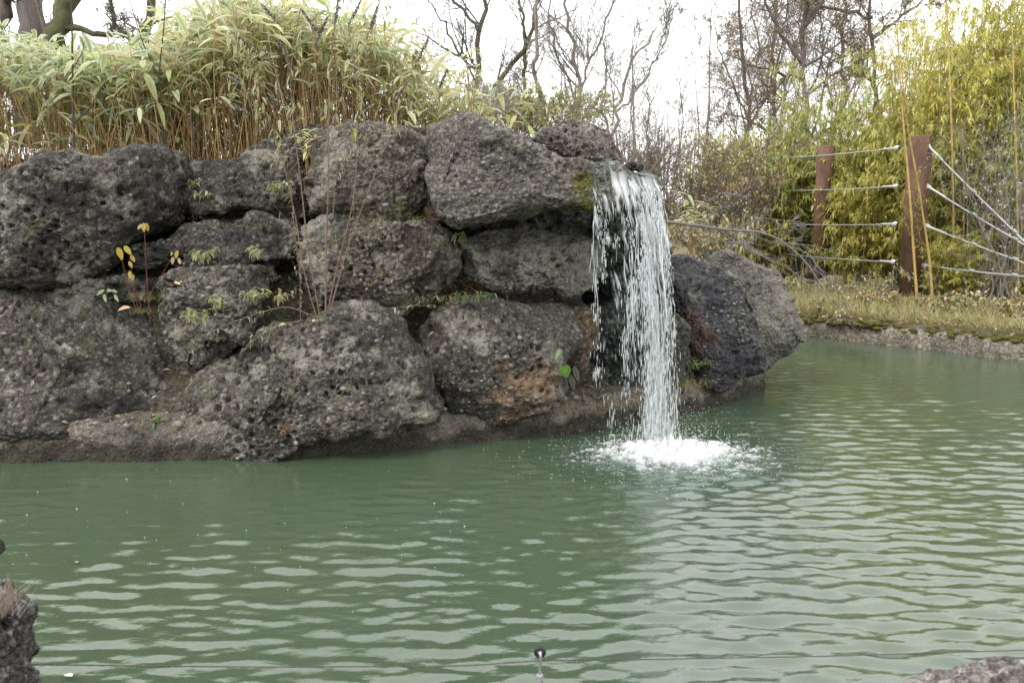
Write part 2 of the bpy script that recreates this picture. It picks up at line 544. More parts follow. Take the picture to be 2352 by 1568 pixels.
thing('pond_water', np.stack([X, Y, Zw], -1), Fq, M_WATER, kind='structure', label='rippled green pond water', origin=(0, 8, 0))

# ---- rough concrete footing along the waterline under the boulders
def offset_path(P2, n):
    P = path(P2, n)
    T = nrm(np.gradient(P, axis=0))
    return P, np.stack([T[:, 1], -T[:, 0]], -1)      # outward normal (towards the water)
P2, O2 = offset_path(FRONT, 620)
sec_t = np.linspace(0, 1, 34)
sec_off = np.interp(sec_t, [0, .35, .5, .6, 1], [.02, .0, -.04, -.12, -.95])
sec_z = np.interp(sec_t, [0, .35, .5, .6, 1], [-.3, .16, .28, .325, .36])
V = np.concatenate([(P2[:, None, :] + O2[:, None, :] * sec_off[None, :, None]), np.broadcast_to(sec_z[None, :, None], (620, 34, 1))], -1).reshape(-1, 3)
i = np.arange(620 * 34).reshape(620, 34)
Fq = np.stack([i[:-1, :-1], i[1:, :-1], i[1:, 1:], i[:-1, 1:]], -1).reshape(-1, 4)
on = np.repeat(O2, 34, 0)
dsp = .035 * fbm(V * 1.6, 4, 40) + .03 * fbm(V * 9, 3, 41)
V[:, :2] += on * dsp[:, None]
V[:, 2] += .018 * fbm(V * 2.2, 4, 44) * sm(.05, .3, V[:, 2]) + .012 * fbm(V * 12, 3, 45)
orange_c = [(at(1330, 935, 8.9), .55, .6, (.16, .098, .06)), (at(1450, 930, 9.1), .5, .5, (.15, .10, .06)), (at(100, 1000, 7.8), .5, .55, (.17, .135, .10)), (at(780, 985, 8.0), .35, .6, (.12, .085, .055))]
M_FOOT = rock_mat('footing_concrete', base=(.17, .15, .124), dark=(.05, .045, .038), pale=(.28, .25, .20), dark_amt=.3, pale_amt=.2, moss=.2, frost=0, stains=orange_c, grain=1.5, wetline=.14)
thing('concrete_footing', V, Fq, M_FOOT, 'rough brown concrete footing along the waterline under the boulders', 'footing')

# ---- far bank: rough concrete edge with moss cushions
P2, O2 = offset_path(BANK, 700)
O2 = -O2
O2 = np.where((O2[:, 1:2] > 0), -O2, O2)
sec_t = np.linspace(0, 1, 22)
sec_off = np.interp(sec_t, [0, .5, .62, .75, 1], [.05, .03, .0, -.06, -.5])
sec_z = np.interp(sec_t, [0, .5, .62, .75, 1], [-.3, .12, .24, .28, .30])
V = np.concatenate([(P2[:, None, :] + O2[:, None, :] * sec_off[None, :, None]), np.broadcast_to(sec_z[None, :, None], (700, 22, 1))], -1).reshape(-1, 3)
i = np.arange(700 * 22).reshape(700, 22)
Fq = np.stack([i[:-1, :-1], i[:-1, 1:], i[1:, 1:], i[1:, :-1]], -1).reshape(-1, 4)
on = np.repeat(O2, 22, 0)
vs3 = V * np.array([1, 1, .35])
dsp = .07 * fbm(V * 1.3, 3, 50) + .05 * fbm(vs3 * 7, 3, 51)
V[:, :2] += on * dsp[:, None]
V[:, 2] += .035 * fbm(V * 1.6, 3, 53) * sm(.0, .2, V[:, 2])
M_BANK = rock_mat('bank_concrete', base=(.22, .19, .155), dark=(.07, .06, .05), pale=(.38, .34, .28), dark_amt=.15, pale_amt=.3, moss=.1, frost=0, grain=.8)
bank = thing('bank_wall', V, Fq, M_BANK, 'pale rough concrete pond edge topped with moss on the far bank', 'wall')
# moss cushions along its top
mr = np.random.default_rng(3)
mp, ms = [], []
for k in range(2600):
    j = int(mr.uniform(.06, .8) * 699)
    if vnoise(np.array([[j * .035, 0, 0]]), 8)[0] < mr.uniform(-.5, .35):
        continue
    mp.append([*(P2[j] - O2[j] * mr.normal(.09, .07)), mr.normal(.275, .022)])
    r_ = mr.uniform(.02, .06)
    ms.append([r_ * 1.3, r_ * 1.2, r_ * .6])
M_MOSS = simple_mat('moss_cushion', (.075, .075, .014), 1.0, .5, 35., .02, col2=(.13, .12, .025))
MOSS_ARGS = (np.array(mp), np.array(ms))

# ================================================================== BOULDERS
_sph = {}
def cube_sphere(n):
    if n in _sph:
        return _sph[n]
    a = np.tan(np.linspace(-1, 1, n + 1) * math.pi / 4)
    A, B = np.meshgrid(a, a)
    A, B = A.ravel(), B.ravel()
    o = np.ones_like(A)
    V = np.concatenate([np.stack(q, -1) for q in ((o, A, B), (-o, B, A), (B, o, A), (A, -o, B), (A, B, o), (B, A, -o))])
    i = np.arange((n + 1) ** 2).reshape(n + 1, n + 1)
    f = np.stack([i[:-1, :-1], i[:-1, 1:], i[1:, 1:], i[1:, :-1]], -1).reshape(-1, 4)
    Fq = np.concatenate([f + k * (n + 1) ** 2 for k in range(6)])
    V = nrm(V)
    key = np.round(V * 1e5).astype(np.int64)
    _, first, inv = np.unique(key, axis=0, return_index=True, return_inverse=True)
    _sph[n] = (V[first], inv.ravel()[Fq])
    return _sph[n]

def vnormals(V, Fq):
    n = np.cross(V[Fq[:, 2]] - V[Fq[:, 0]], V[Fq[:, 3]] - V[Fq[:, 1]])
    out = np.zeros_like(V)
    for k in range(4):
        np.add.at(out, Fq[:, k], n)
    return nrm(out)

ICO_B = bmesh.new(); bmesh.ops.create_icosphere(ICO_B, subdivisions=1, radius=1.0)
ICO_V = np.array([v.co[:] for v in ICO_B.verts]); ICO_F = np.array([[q.index for q in f.verts] for f in ICO_B.faces]); ICO_B.free()

def blobs(pos, scl, rr, col=None):
    """batch of small stones / drops: icospheres scaled (M,3), random spin about z"""
    M = len(pos)
    a = rr.uniform(0, 6.28, M)
    v = ICO_V[None] * np.asarray(scl)[:, None, :]
    c, s = np.cos(a)[:, None], np.sin(a)[:, None]
    v = np.stack([v[..., 0] * c - v[..., 1] * s, v[..., 0] * s + v[..., 1] * c, v[..., 2]], -1) + np.asarray(pos)[:, None, :]
    n = len(ICO_V)
    Ft = (ICO_F[None] + np.arange(M)[:, None, None] * n).reshape(-1, 3)
    out = (v.reshape(-1, 3), Ft)
    return out + ((np.repeat(col, n, 0),) if col is not None else ())

V, Ft = blobs(*MOSS_ARGS, mr)
thing('moss', V, Ft, M_MOSS, parent=bank, kind='stuff', label='olive green moss along the top of the pond edge')

def boulder(label, poly, Y, df, db, mat, seed, n=84, boxy=3.0, lean=0.0, cuts=7, rough=1.0, pits=1.0, pebbles=420, yaw=0.0, name='boulder', cat='boulder', pscale=1.0, group=None):
    rr = np.random.default_rng(seed)
    P = at([p[0] for p in poly], [p[1] for p in poly], Y)
    px, pz = P[:, 0], P[:, 2]
    # polygon centroid
    x2, z2 = np.roll(px, -1), np.roll(pz, -1)
    cr = px * z2 - x2 * pz
    A = cr.sum() / 2
    cx, cz = ((px + x2) * cr).sum() / (6 * A), ((pz + z2) * cr).sum() / (6 * A)
    # radius of the outline in every direction
    th = np.linspace(-math.pi, math.pi, 361)
    Rad = np.zeros(361)
    ax, az, bx, bz = px - cx, pz - cz, x2 - cx, z2 - cz
    for q, t in enumerate(th):
        dx, dz = math.cos(t), math.sin(t)
        ex, ez = bx - ax, bz - az
        den = dx * ez - dz * ex
        den = np.where(np.abs(den) < 1e-9, 1e-9, den)
        s = (ax * ez - az * ex) / den
        w = (ax * dz - az * dx) / den
        ok = (s > 0) & (w >= -1e-6) & (w <= 1 + 1e-6)
        Rad[q] = s[ok].max() if ok.any() else .1
    k = np.array([1, 2, 3, 2, 1.]) / 9
    Rad = Rad * 1.0
    Rad = np.convolve(np.r_[Rad[-3:-1], Rad, Rad[1:3]], k, 'valid')
    D, Fq = cube_sphere(int(n * .72))
    D = nrm(D + np.array([0, -.5, 0]))
    t = np.arctan2(D[:, 2], D[:, 0])
    Rt = np.interp(t, th, Rad)
    rho = np.hypot(D[:, 0], D[:, 2])
    dep = np.where(D[:, 1] < 0, df, db)
    sc = ((rho / Rt) ** boxy + (np.abs(D[:, 1]) / dep) ** boxy) ** (-1 / boxy)
    L = D * sc[:, None]
    # big flat breaks
    for _ in range(cuts):
        v = nrm(np.array([rr.normal() * .75, -1.0, rr.normal() * .6 + .1]))
        d = L @ v
        h = d.max() * rr.uniform(.70, .93)
        over = np.clip(d - h, 0, None)
        L = L - v * (over * .8)[:, None]
    L[:, 1] += lean * L[:, 2]
    if yaw:
        L[:, 1] += yaw * L[:, 0]
    W = L + np.array([cx, Y, cz])
    size = math.sqrt(abs(A))
    so = seed * 3.7
    W = W + vnormals(W, Fq) * (.075 * size * fbm(W * (1.9 / size) + so, 4, seed) * rough)[:, None]
    Nn = vnormals(W, Fq)
    ridge = .040 * pscale * fbm(W * (5.0 / pscale) + so, 4, seed + 20) + .022 * pscale * fbm(W * np.array([2.0, 2.0, 8.0]) / pscale + so, 3, seed + 25)
    f1, cid = worley(W * (14 / pscale) + so, seed + 30)             # hollows left by fallen pebbles
    dens = sm(-.25, .45, fbm(W * 3.1 + so, 2, seed + 60))
    hole = sm(.44, .24, f1) * (cid < (.14 + .34 * dens)) * .065 * pits * pscale
    f3, cid3 = worley(W * (27 / pscale) + so, seed + 35)             # small pores
    hole = hole + sm(.46, .2, f3) * (cid3 < (.22 + .4 * dens)) * .026 * (.4 + .6 * pits) * pscale
    f2, _ = worley(W * (34 / pscale) + so, seed + 40)               # rounded clasts standing proud
    peb = (.5 - f2) * .016 * pscale
    fine = .008 * pscale * fbm(W * (38 / pscale), 2, seed + 50)
    W = W + Nn * ((ridge + peb + fine) * rough - hole)[:, None]
    o = thing(name, W, Fq, mat, label, cat, group)
    if pebbles:
        Nn = vnormals(W, Fq)
        cand = np.where((Nn[:, 1] < .3))[0]
        pick = rr.choice(cand, pebbles, replace=False)
        # cluster the pebbles in beds
        keep = fbm(W[pick] * 2.3 + so, 2, seed + 70) > rr.uniform(-.4, .6, pebbles)
        pick = pick[keep]
        r0 = .010 + .022 * rr.random(len(pick)) ** 2.0
        scl = np.stack([r0 * rr.uniform(.9, 1.5, len(pick)), r0 * rr.uniform(.7, 1.1, len(pick)), r0 * rr.uniform(.6, .95, len(pick))], -1) * pscale
        g = rr.uniform(.06, .30, len(pick)) ** 1.15
        tint = np.stack([g * rr.uniform(1, 1.12, len(pick)), g, g * rr.uniform(.82, 1.0, len(pick))], -1)
        V, Ft, C = blobs(W[pick] - Nn[pick] * (r0 * .25)[:, None], scl, rr, tint)
        thing('pebbles', V, Ft, M_PEB, parent=o, col=C, kind='stuff')
    return o

MR_GREY = rock_mat('conglomerate_grey', dark_amt=.52, pale_amt=.35)
MR_SLOPE = rock_mat('conglomerate_algae_black', dark_amt=.72, pale_amt=.35, moss=.3)
MR_DARK = rock_mat('conglomerate_dark', base=(.070, .062, .054), dark_amt=.66, pale_amt=.2, frost=.2)
MR_CAP = rock_mat('conglomerate_pale', base=(.128, .117, .102), dark_amt=.16, pale_amt=.3, moss=0.04, frost=.35, grain=1.15,
                  stains=[(at(1345, 420, 8.3), .20, .95, (.085, .078, .016)), (at(1345, 475, 8.3), .20, .95, (.06, .06, .014))])
MR_LICH = rock_mat('conglomerate_lichen', base=(.09, .082, .069), dark_amt=.4, pale_amt=.75, moss=.22, frost=.1, pale=(.31, .30, .25))
MR_RUST1 = rock_mat('conglomerate_rust_spot', base=(.08, .072, .060), dark_amt=.45, pale_amt=.45, moss=.2, frost=.2,
                    stains=[(at(652, 985, 7.6), .09, .8, (.17, .07, .03)), (at(590, 1000, 7.6), .06, .5, (.15, .07, .035))])
MR_RUST2 = rock_mat('conglomerate_rust_foot', base=(.078, .069, .058), dark_amt=.48, pale_amt=.3, moss=.15, frost=.2,
                    stains=[(at(1190, 905, 8.25), .42, .6, (.19, .115, .068)), (at(1250, 880, 8.3), .3, .5, (.17, .11, .065))])
MR_OCHRE = rock_mat('conglomerate_ochre', base=(.13, .092, .056), dark_amt=.3, pale_amt=.1, moss=.3, frost=0)
MR_WET = rock_mat('conglomerate_wet', base=(.038, .034, .034), dark=(.016, .016, .019), dark_amt=.6, pale_amt=.05, moss=.1, frost=.1, rough=.75, wet=1,
                  stains=[(at(1590, 760, 9.7), .4, .6, (.10, .05, .03)), (at(1640, 700, 9.8), .3, .6, (.03, .03, .045))])
MR_BLACK = rock_mat('wet_mossy_and_shade_rock', base=(.03, .03, .026), dark=(.012, .013, .012), dark_amt=.5, pale_amt=0, moss=.6, frost=0, rough=.6, wet=1)  # wet mossy stone; its black also paints the shade in the capstone gap
MR_PINK = rock_mat('conglomerate_pebbly', base=(.14, .115, .10), dark_amt=.25, pale_amt=.35, moss=.05, frost=.3, grain=.7)
MR_FLAT = rock_mat('limestone_grey', base=(.165, .152, .135), dark_amt=.12, pale_amt=.35, moss=.06, frost=.15, grain=1.6)

boulder('big pitted dark boulder at the left edge, lying on the mossy lower boulder',
        [(-230, 520), (-150, 450), (-40, 440), (40, 418), (100, 388), (165, 373), (225, 386), (300, 353), (345, 347), (382, 375), (388, 430), (380, 490), (350, 535), (300, 562), (270, 600), (240, 622), (170, 637), (60, 640), (-100, 640), (-220, 600)],
        9.25, .75, .8, MR_DARK, 101, n=104, lean=.25, boxy=3.5, pits=1.15)
boulder('largest sloping boulder at lower left with wet black upper face above the footing',
        [(-420, 800), (-330, 690), (-150, 645), (20, 645), (100, 656), (190, 684), (265, 722), (340, 778), (405, 832), (440, 872), (436, 912), (418, 948), (330, 958), (200, 968), (60, 975), (-150, 975), (-380, 940)],
        8.45, .62, .9, MR_SLOPE, 102, n=118, lean=.75, boxy=3.6, pits=.9)
boulder('low sloping grey boulder at the foot of the bamboo, behind the mossy ledge',
        [(372, 385), (470, 368), (560, 348), (640, 310), (715, 290), (770, 300), (790, 400), (770, 490), (690, 512), (600, 490), (520, 500), (440, 470), (380, 450)],
        10.3, .75, .7, MR_GREY, 103, n=92, lean=.8, boxy=3.2, pits=.7)
boulder('squared grey block left of the dark cleft beside the capstone',
        [(715, 320), (760, 294), (850, 300), (930, 306), (968, 325), (978, 360), (972, 420), (955, 505), (900, 515), (800, 500), (735, 480)],
        9.85, .7, .7, rock_mat('conglomerate_tan', base=(.115, .099, .078), dark_amt=.3, pale_amt=.4, moss=.12, frost=.35), 104, n=84, lean=.2, boxy=3.4, pits=.6)
boulder('long flat slab in the middle row resting above the small knobbly boulder',
        [(285, 585), (325, 557), (400, 535), (500, 508), (600, 496), (660, 508), (694, 545), (675, 592), (610, 606), (520, 618), (430, 606), (350, 612), (300, 605)],
        9.3, .5, .6, MR_DARK, 105, n=76, lean=.5, boxy=3.3)
boulder('small knobbly pale boulder beside the yellow leaved seedling',
        [(362, 655), (395, 628), (470, 612), (530, 630), (602, 618), (618, 640), (596, 700), (575, 760), (545, 805), (490, 835), (440, 825), (400, 765), (370, 705)],
        8.75, .45, .5, rock_mat('conglomerate_knobbly', base=(.10, .091, .077), dark_amt=.34, pale_amt=.55, moss=.25, frost=.2), 106, n=74, lean=.25, boxy=3.1, rough=1.3)
boulder('pitted boulder in the middle row behind the tall dry stems',
        [(688, 530), (735, 496), (800, 488), (900, 500), (970, 513), (1022, 545), (1048, 582), (1042, 632), (1000, 682), (930, 708), (860, 708), (780, 702), (715, 665), (688, 600)],
        9.05, .5, .7, rock_mat('conglomerate_brown', base=(.090, .076, .058), dark_amt=.5, pale_amt=.45, moss=.3, frost=.35), 107, n=86, lean=.2, boxy=3.4, pits=1.2)
boulder('pale lichen spotted boulder tucked under the overhanging capstone',
        [(1042, 590), (1060, 552), (1120, 533), (1200, 533), (1290, 545), (1362, 552), (1402, 600), (1375, 650), (1312, 672), (1220, 672), (1160, 666), (1100, 660), (1058, 640)],
        9.3, .5, .6, MR_LICH, 108, n=80, lean=.15, boxy=3.2, pits=1.2)
CAP = boulder('long grey capstone slab with the waterfall running off its right end',
        [(970, 360), (985, 290), (1040, 262), (1092, 258), (1125, 280), (1205, 325), (1290, 368), (1370, 384), (1470, 390), (1510, 397), (1518, 438), (1500, 478), (1440, 480), (1365, 492), (1330, 472), (1260, 476), (1200, 502), (1130, 517), (1045, 523), (1002, 503), (978, 450)],
        8.75, .52, 1.7, MR_CAP, 109, n=112, lean=.0, boxy=4.2, cuts=4, pits=.35, rough=.75, pebbles=500)
boulder('rounded boulder of coarse pebbles standing behind the top of the waterfall',
        [(1205, 330), (1245, 298), (1310, 284), (1365, 284), (1402, 302), (1424, 345), (1426, 375), (1330, 385), (1240, 375)],
        10.3, .4, .5, MR_PINK, 110, n=60, boxy=2.6, rough=1.0, pebbles=450)
boulder('huge rust spotted boulder leaning over the footing into the pond',
        [(425, 905), (468, 850), (540, 800), (640, 745), (740, 713), (830, 708), (912, 750), (962, 820), (988, 880), (1003, 945), (945, 962), (850, 968), (765, 992), (705, 1032), (620, 1048), (560, 1034), (500, 1018), (465, 990), (436, 945)],
        8.15, .52, .75, MR_RUST1, 111, n=112, lean=.35, boxy=3.4, pits=1.15)
boulder('dark boulder with a rust orange foot, left of the ivy leaves',
        [(935, 795), (978, 740), (1030, 698), (1090, 683), (1160, 693), (1240, 718), (1290, 738), (1330, 770), (1290, 830), (1280, 895), (1232, 930), (1140, 948), (1060, 928), (1010, 882), (955, 835)],
        8.75, .55, .6, MR_RUST2, 112, n=90, lean=.3, boxy=3.3)
boulder('small ochre boulder above the ivy, just left of the falling water',
        [(1262, 745), (1300, 722), (1345, 712), (1380, 742), (1370, 790), (1342, 815), (1330, 870), (1300, 880), (1285, 820)],
        9.15, .35, .5, MR_OCHRE, 113, n=52, boxy=3.1, pits=.6)
boulder('narrow slab wedged between the two lowest boulders',
        [(905, 780), (940, 775), (975, 825), (1005, 885), (1015, 950), (985, 950), (950, 880), (915, 830)],
        8.75, .3, .4, MR_GREY, 114, n=44, boxy=3.3, pebbles=40)
boulder('black wet mossy rock behind the falling water, lower one',
        [(1290, 850), (1330, 760), (1400, 690), (1480, 680), (1560, 720), (1590, 820), (1580, 905), (1480, 945), (1360, 930), (1300, 910)],
        9.7, .45, .6, MR_BLACK, 115, n=64, boxy=3.3, pebbles=0)
boulder('black wet rock behind the falling water, upper one under the capstone',
        [(1340, 560), (1370, 480), (1440, 470), (1510, 478), (1535, 560), (1540, 660), (1530, 720), (1420, 730), (1345, 690)],
        10.0, .5, .6, MR_BLACK, 116, n=60, boxy=3.0, pebbles=0)
boulder('added black backing rock standing in for the shade in the gap under the capstone',
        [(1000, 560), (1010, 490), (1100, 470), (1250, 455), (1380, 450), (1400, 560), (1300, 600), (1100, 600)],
        11.0, .5, .5, MR_BLACK, 125, n=34, boxy=3.4, pebbles=0)  # rock added to close the gap; its black stands for deep shade
boulder('wet blackish brown boulder right of the falling water',
        [(1535, 640), (1560, 602), (1590, 594), (1650, 600), (1700, 640), (1732, 705), (1748, 815), (1722, 842), (1640, 884), (1590, 874), (1562, 800), (1545, 710)],
        10.25, .5, .7, MR_WET, 117, n=84, lean=.35, boxy=3.3, pits=.7)
boulder('grey flat faced boulder at the right tip of the rockwork overhanging the pond',
        [(1615, 640), (1640, 590), (1665, 576), (1720, 598), (1788, 620), (1802, 660), (1842, 742), (1848, 778), (1800, 812), (1750, 832), (1690, 800), (1640, 720)],
        11.0, .5, .7, MR_FLAT, 118, n=84, lean=.1, boxy=3.0, pits=.25, rough=.6, pebbles=60)
boulder('flat stone behind the squared block at the foot of the bamboo',
        [(850, 310), (880, 288), (940, 292), (985, 300), (990, 330), (900, 335)],
        10.9, .3, .4, MR_DARK, 119, n=40, boxy=3.2, pebbles=40)
boulder('flat mossy stone lying under the left edge boulder',
        [(30, 660), (110, 640), (230, 632), (320, 640), (375, 655), (340, 690), (240, 690), (110, 680)],
        9.0, .3, .5, MR_GREY, 120, n=52, boxy=3.1, pebbles=60)
boulder('small stone at the crest of the waterfall lip',
        [(1432, 380), (1450, 373), (1475, 376), (1484, 386), (1470, 394), (1438, 392)],
        8.9, .06, .08, MR_DARK, 121, n=30, boxy=3.1, pebbles=0, pscale=.5)
boulder('rough frosted foreground rock cut off by the lower left corner',
        [(-340, 1500), (-290, 1395), (-190, 1360), (-75, 1358), (-20, 1385), (16, 1432), (6, 1500), (0, 1570), (10, 1700), (30, 1900), (-200, 1900), (-270, 1700)],
        2.25, .16, .25, rock_mat('foreground_rock_frosted', base=(.082, .077, .074), dark_amt=.4, pale_amt=.4, moss=0, frost=1.0, grain=2.0), 122, n=90, boxy=2.4, pebbles=120, pscale=.42, rough=1.4)
boulder('small dark rock tip at the left edge above the frosted foreground rock',
        [(-620, 1290), (-500, 1215), (-300, 1205), (-140, 1230), (-62, 1255), (-44, 1285), (-56, 1312), (-110, 1380), (-300, 1500), (-600, 1480)],
        2.75, .2, .3, MR_DARK, 123, n=60, boxy=3.1, pebbles=0, pscale=.45)
boulder('blurred grey foreground rock in the lower right corner',
        [(2115, 1690), (2150, 1632), (2195, 1600), (2255, 1582), (2345, 1580), (2410, 1590), (2470, 1640), (2470, 1700), (2400, 1950), (2120, 1950)],
        1.7, .14, .2, rock_mat('foreground_rock_pebbly', base=(.14, .12, .11), dark_amt=.3, pale_amt=.5, moss=0, frost=.5, grain=2.2), 124, n=70, boxy=3.2, pebbles=100, pscale=.38)

# ================================================================== WATERFALL
from mathutils.bvhtree import BVHTree
def bvh_of(o):
    m = o.data
    w = np.array(o.location)
    v = np.zeros(len(m.vertices) * 3, np.float32); m.vertices.foreach_get('co', v)
    v = v.reshape(-1, 3) + w
    f = np.zeros(len(m.loops), np.int32); m.loops.foreach_get('vertex_index', f)
    return BVHTree.FromPolygons(v.tolist(), f.reshape(len(m.polygons), -1).tolist())
cap_bvh = bvh_of(CAP)
def cap_top(x, y, default):
    h = cap_bvh.ray_cast(Vector((x, y, 4)), Vector((0, 0, -1)))
    return h[0].z if h[0] is not None else default

def water_white(name, clear=.25, rough=.18, use_alpha=False):
    m, n, l, b = new_mat(name)
    b.inputs['Base Color'].default_value = (.88, .885, .89, 1)
    b.inputs['Roughness'].default_value = rough
    b.inputs['Specular IOR Level'].default_value = .5
    tl = n.new('ShaderNodeBsdfTranslucent'); tl.inputs['Color'].default_value = (.88, .885, .89, 1)
    m1 = N_(n, 'ShaderNodeMixShader', i_0=.4)
    l.new(b.outputs[0], m1.inputs[1]); l.new(tl.outputs[0], m1.inputs[2])
    tp = n.new('ShaderNodeBsdfTransparent'); tp.inputs['Color'].default_value = (.93, .96, .96, 1)
    m2 = N_(n, 'ShaderNodeMixShader', i_0=clear)
    if use_alpha:
        at_ = N_(n, 'ShaderNodeAttribute', attribute_name='Col')
        sp_ = N_(n, 'ShaderNodeSeparateColor'); l.new(at_.outputs['Color'], sp_.inputs[0])
        l.new(math_(n, l, 'SUBTRACT', 1.0, sp_.outputs[0]), m2.inputs[0])
    l.new(m1.outputs[0], m2.inputs[1]); l.new(tp.outputs[0], m2.inputs[2])
    l.new(m2.outputs[0], n['Material Output'].inputs['Surface'])
    return m
M_FALL = water_white('falling_water', .46)
M_SHEET = water_white('water_sheet', .3, .1, True)
M_FOAM = water_white('foam', .0, .6, True)

LIP0, LIP1 = at(1362, 385, 8.22), at(1527, 395, 8.22)
lip_y = 8.26
fr = np.random.default_rng(77)
def lip_point(s):
    """crest of the capstone's front edge at fraction s of the fall's width"""
    s = np.atleast_1d(s)
    x = LIP0[0] + (LIP1[0] - LIP0[0]) * s
    out = []
    for q, xx in zip(s, x):
        best = None
        for yy in np.arange(8.16, 8.75, .03):
            z = cap_top(xx, yy, None)
            if z is not None and z > 2.40:
                best = (xx, yy, z); break
        out.append(best or (xx, 8.4, LIP0[2] + (LIP1[2] - LIP0[2]) * q))
    out = np.array(out)
    return out
S_TAB = np.linspace(0, 1, 48)
LIPT = lip_point(S_TAB)
for _ in range(2):
    LIPT[1:-1] = (LIPT[:-2] + LIPT[1:-1] + LIPT[2:]) / 3
def lip(s):
    return np.stack([np.interp(s, S_TAB, LIPT[:, k]) for k in range(3)], -1)
def fall(s, t, jx=0, jy=0):
    """ballistic path of a parcel leaving the lip at fraction s, after t seconds"""
    p = lip(s)
    vx = .10 + .12 * s + jx
    vy = -(.16 + .36 * sm(.15, .75, s)) + jy
    x = p[..., 0] + vx * t
    y = p[..., 1] - .015 + vy * t
    z = p[..., 2] + .012 - .15 * t - 4.905 * t * t
    return np.stack([x, y, z], -1)
T_END = .71
wf = empty('waterfall', (float(LIP0[0]) + .4, float(CY), 0), 'white waterfall dropping from the capstone lip into the green pond', 'waterfall')

# thin torn sheets running over the slab and curling off its edge
ns, nt_ = 120, 110
s = np.linspace(-.02, 1.02, ns)
for lay, (sd_, amp, oy) in enumerate([(71, .74, 0.0), (171, .5, .035)]):
    rows = []
    for back in np.linspace(.62, 0, 14)[:-1]:
        p = lip(s).copy()
        zz = np.array([cap_top(a, b + back, c) for a, b, c in p])
        zz = np.convolve(np.pad(zz, 4, 'edge'), np.ones(9) / 9, 'valid')
        rows.append(np.stack([p[:, 0] - .25 * back, p[:, 1] + back, np.maximum(zz, p[:, 2] - .01) + .016 + .006 * lay], -1))
    tt = np.linspace(0, .66, nt_ - 13)
    for t in tt:
        rows.append(fall(s, t, (.78 - s) * .10 * (s > .5)))
    V = np.array(rows)
    tau = np.r_[np.linspace(-.2, 0, 14)[:-1], tt]
    SS, TT = np.meshgrid(s, tau)
    # the pattern is stretched along the fall more and more as the water speeds up
    fallen = np.where(TT > 0, 4.9 * TT * TT + .15 * TT, TT * .8)
    q = np.stack([SS * 8 + 1.2 * np.sin(fallen * 2.5 + sd_), fallen * 1.9, 0 * SS], -1).reshape(-1, 3)
    st = fbm(q, 4, sd_, .6).reshape(SS.shape)
    st2 = fbm(q * np.array([3.2, 3.0, 1]), 3, sd_ + 4, .6).reshape(SS.shape)
    V[..., 1] -= (.03 * st + .015 * st2) * np.clip(TT + .02, .0, .3) * 4 - oy * np.clip(TT * 8, 0, 1)
    V[..., 0] += .02 * st2 * np.clip(TT, 0, .3) * 2
    V[..., 2] += .006 * st2 * (TT < .02)
    main = np.exp(-((SS - .80) / .17) ** 2) + .8 * np.exp(-((SS - .40) / .14) ** 2) * sm(.5, .2, TT) + .9 * np.exp(-((SS - .02) / .03) ** 2) * sm(.4, .2, TT)
    alpha = sm(-.05, .95, st * .75 + st2 * .65 + main * .75 - .36 - 1.45 * np.clip(TT - .10, 0, 1)) * amp
    alpha *= np.where(TT < 0, .10 + .5 * sm(-.06, 0, TT), 1) * sm(.66, .5, TT) * sm(-.02, .01, SS) * sm(1.02, .99, SS)
    i = np.arange(V.shape[0] * ns).reshape(V.shape[0], ns)
    Fq = np.stack([i[:-1, :-1], i[:-1, 1:], i[1:, 1:], i[1:, :-1]], -1).reshape(-1, 4)
    thing('water_sheet', V.reshape(-1, 3), Fq, M_SHEET, parent=wf, col=np.repeat(alpha.reshape(-1, 1), 3, 1))

# long ropes of water
def pick_s(n):
    k = fr.random(n)
    return np.clip(np.where(k < .55, fr.normal(.80, .12, n), np.where(k < .80, fr.normal(.42, .12, n), np.where(k < .87, fr.normal(.02, .012, n), fr.uniform(0, 1, n)))), 0, 1)
def strands(n, N, tlen, rad):
    s0 = pick_s(n)
    t0 = fr.uniform(.0, .34, n) ** 1.0
    t1 = np.minimum(t0 + fr.uniform(*tlen, n), T_END)
    tk = t0[:, None] + (t1 - t0)[:, None] * np.linspace(0, 1, N)[None]
    jx, jy = fr.normal(0, .05, n)[:, None], fr.normal(0, .05, n)[:, None]
    conv = (.80 - s0)[:, None] * .10 * (s0[:, None] > .5)
    P = fall(np.repeat(s0[:, None], N, 1), tk, jx + conv, jy)
    ph = fr.uniform(0, 6.28, (n, 1))
    P[..., 0] += .010 * np.sin(tk * 26 + ph) + .005 * np.sin(tk * 71 + 2 * ph)
    P[..., 1] += .008 * np.sin(tk * 19 + ph * 2)
    prof = np.sin(np.linspace(.06, math.pi - .06, N)) ** .6
    r = fr.uniform(*rad, (n, 1)) * prof[None] * (1 + .55 * np.sin(tk * 75 + ph * 3))
    return tubes(P, r, 5)
V, Fq = join(strands(34, 30, (.10, .36), (.002, .006)), strands(130, 12, (.02, .09), (.0015, .005)))
thing('water_strands', V, Fq, M_FALL, parent=wf, kind='stuff')

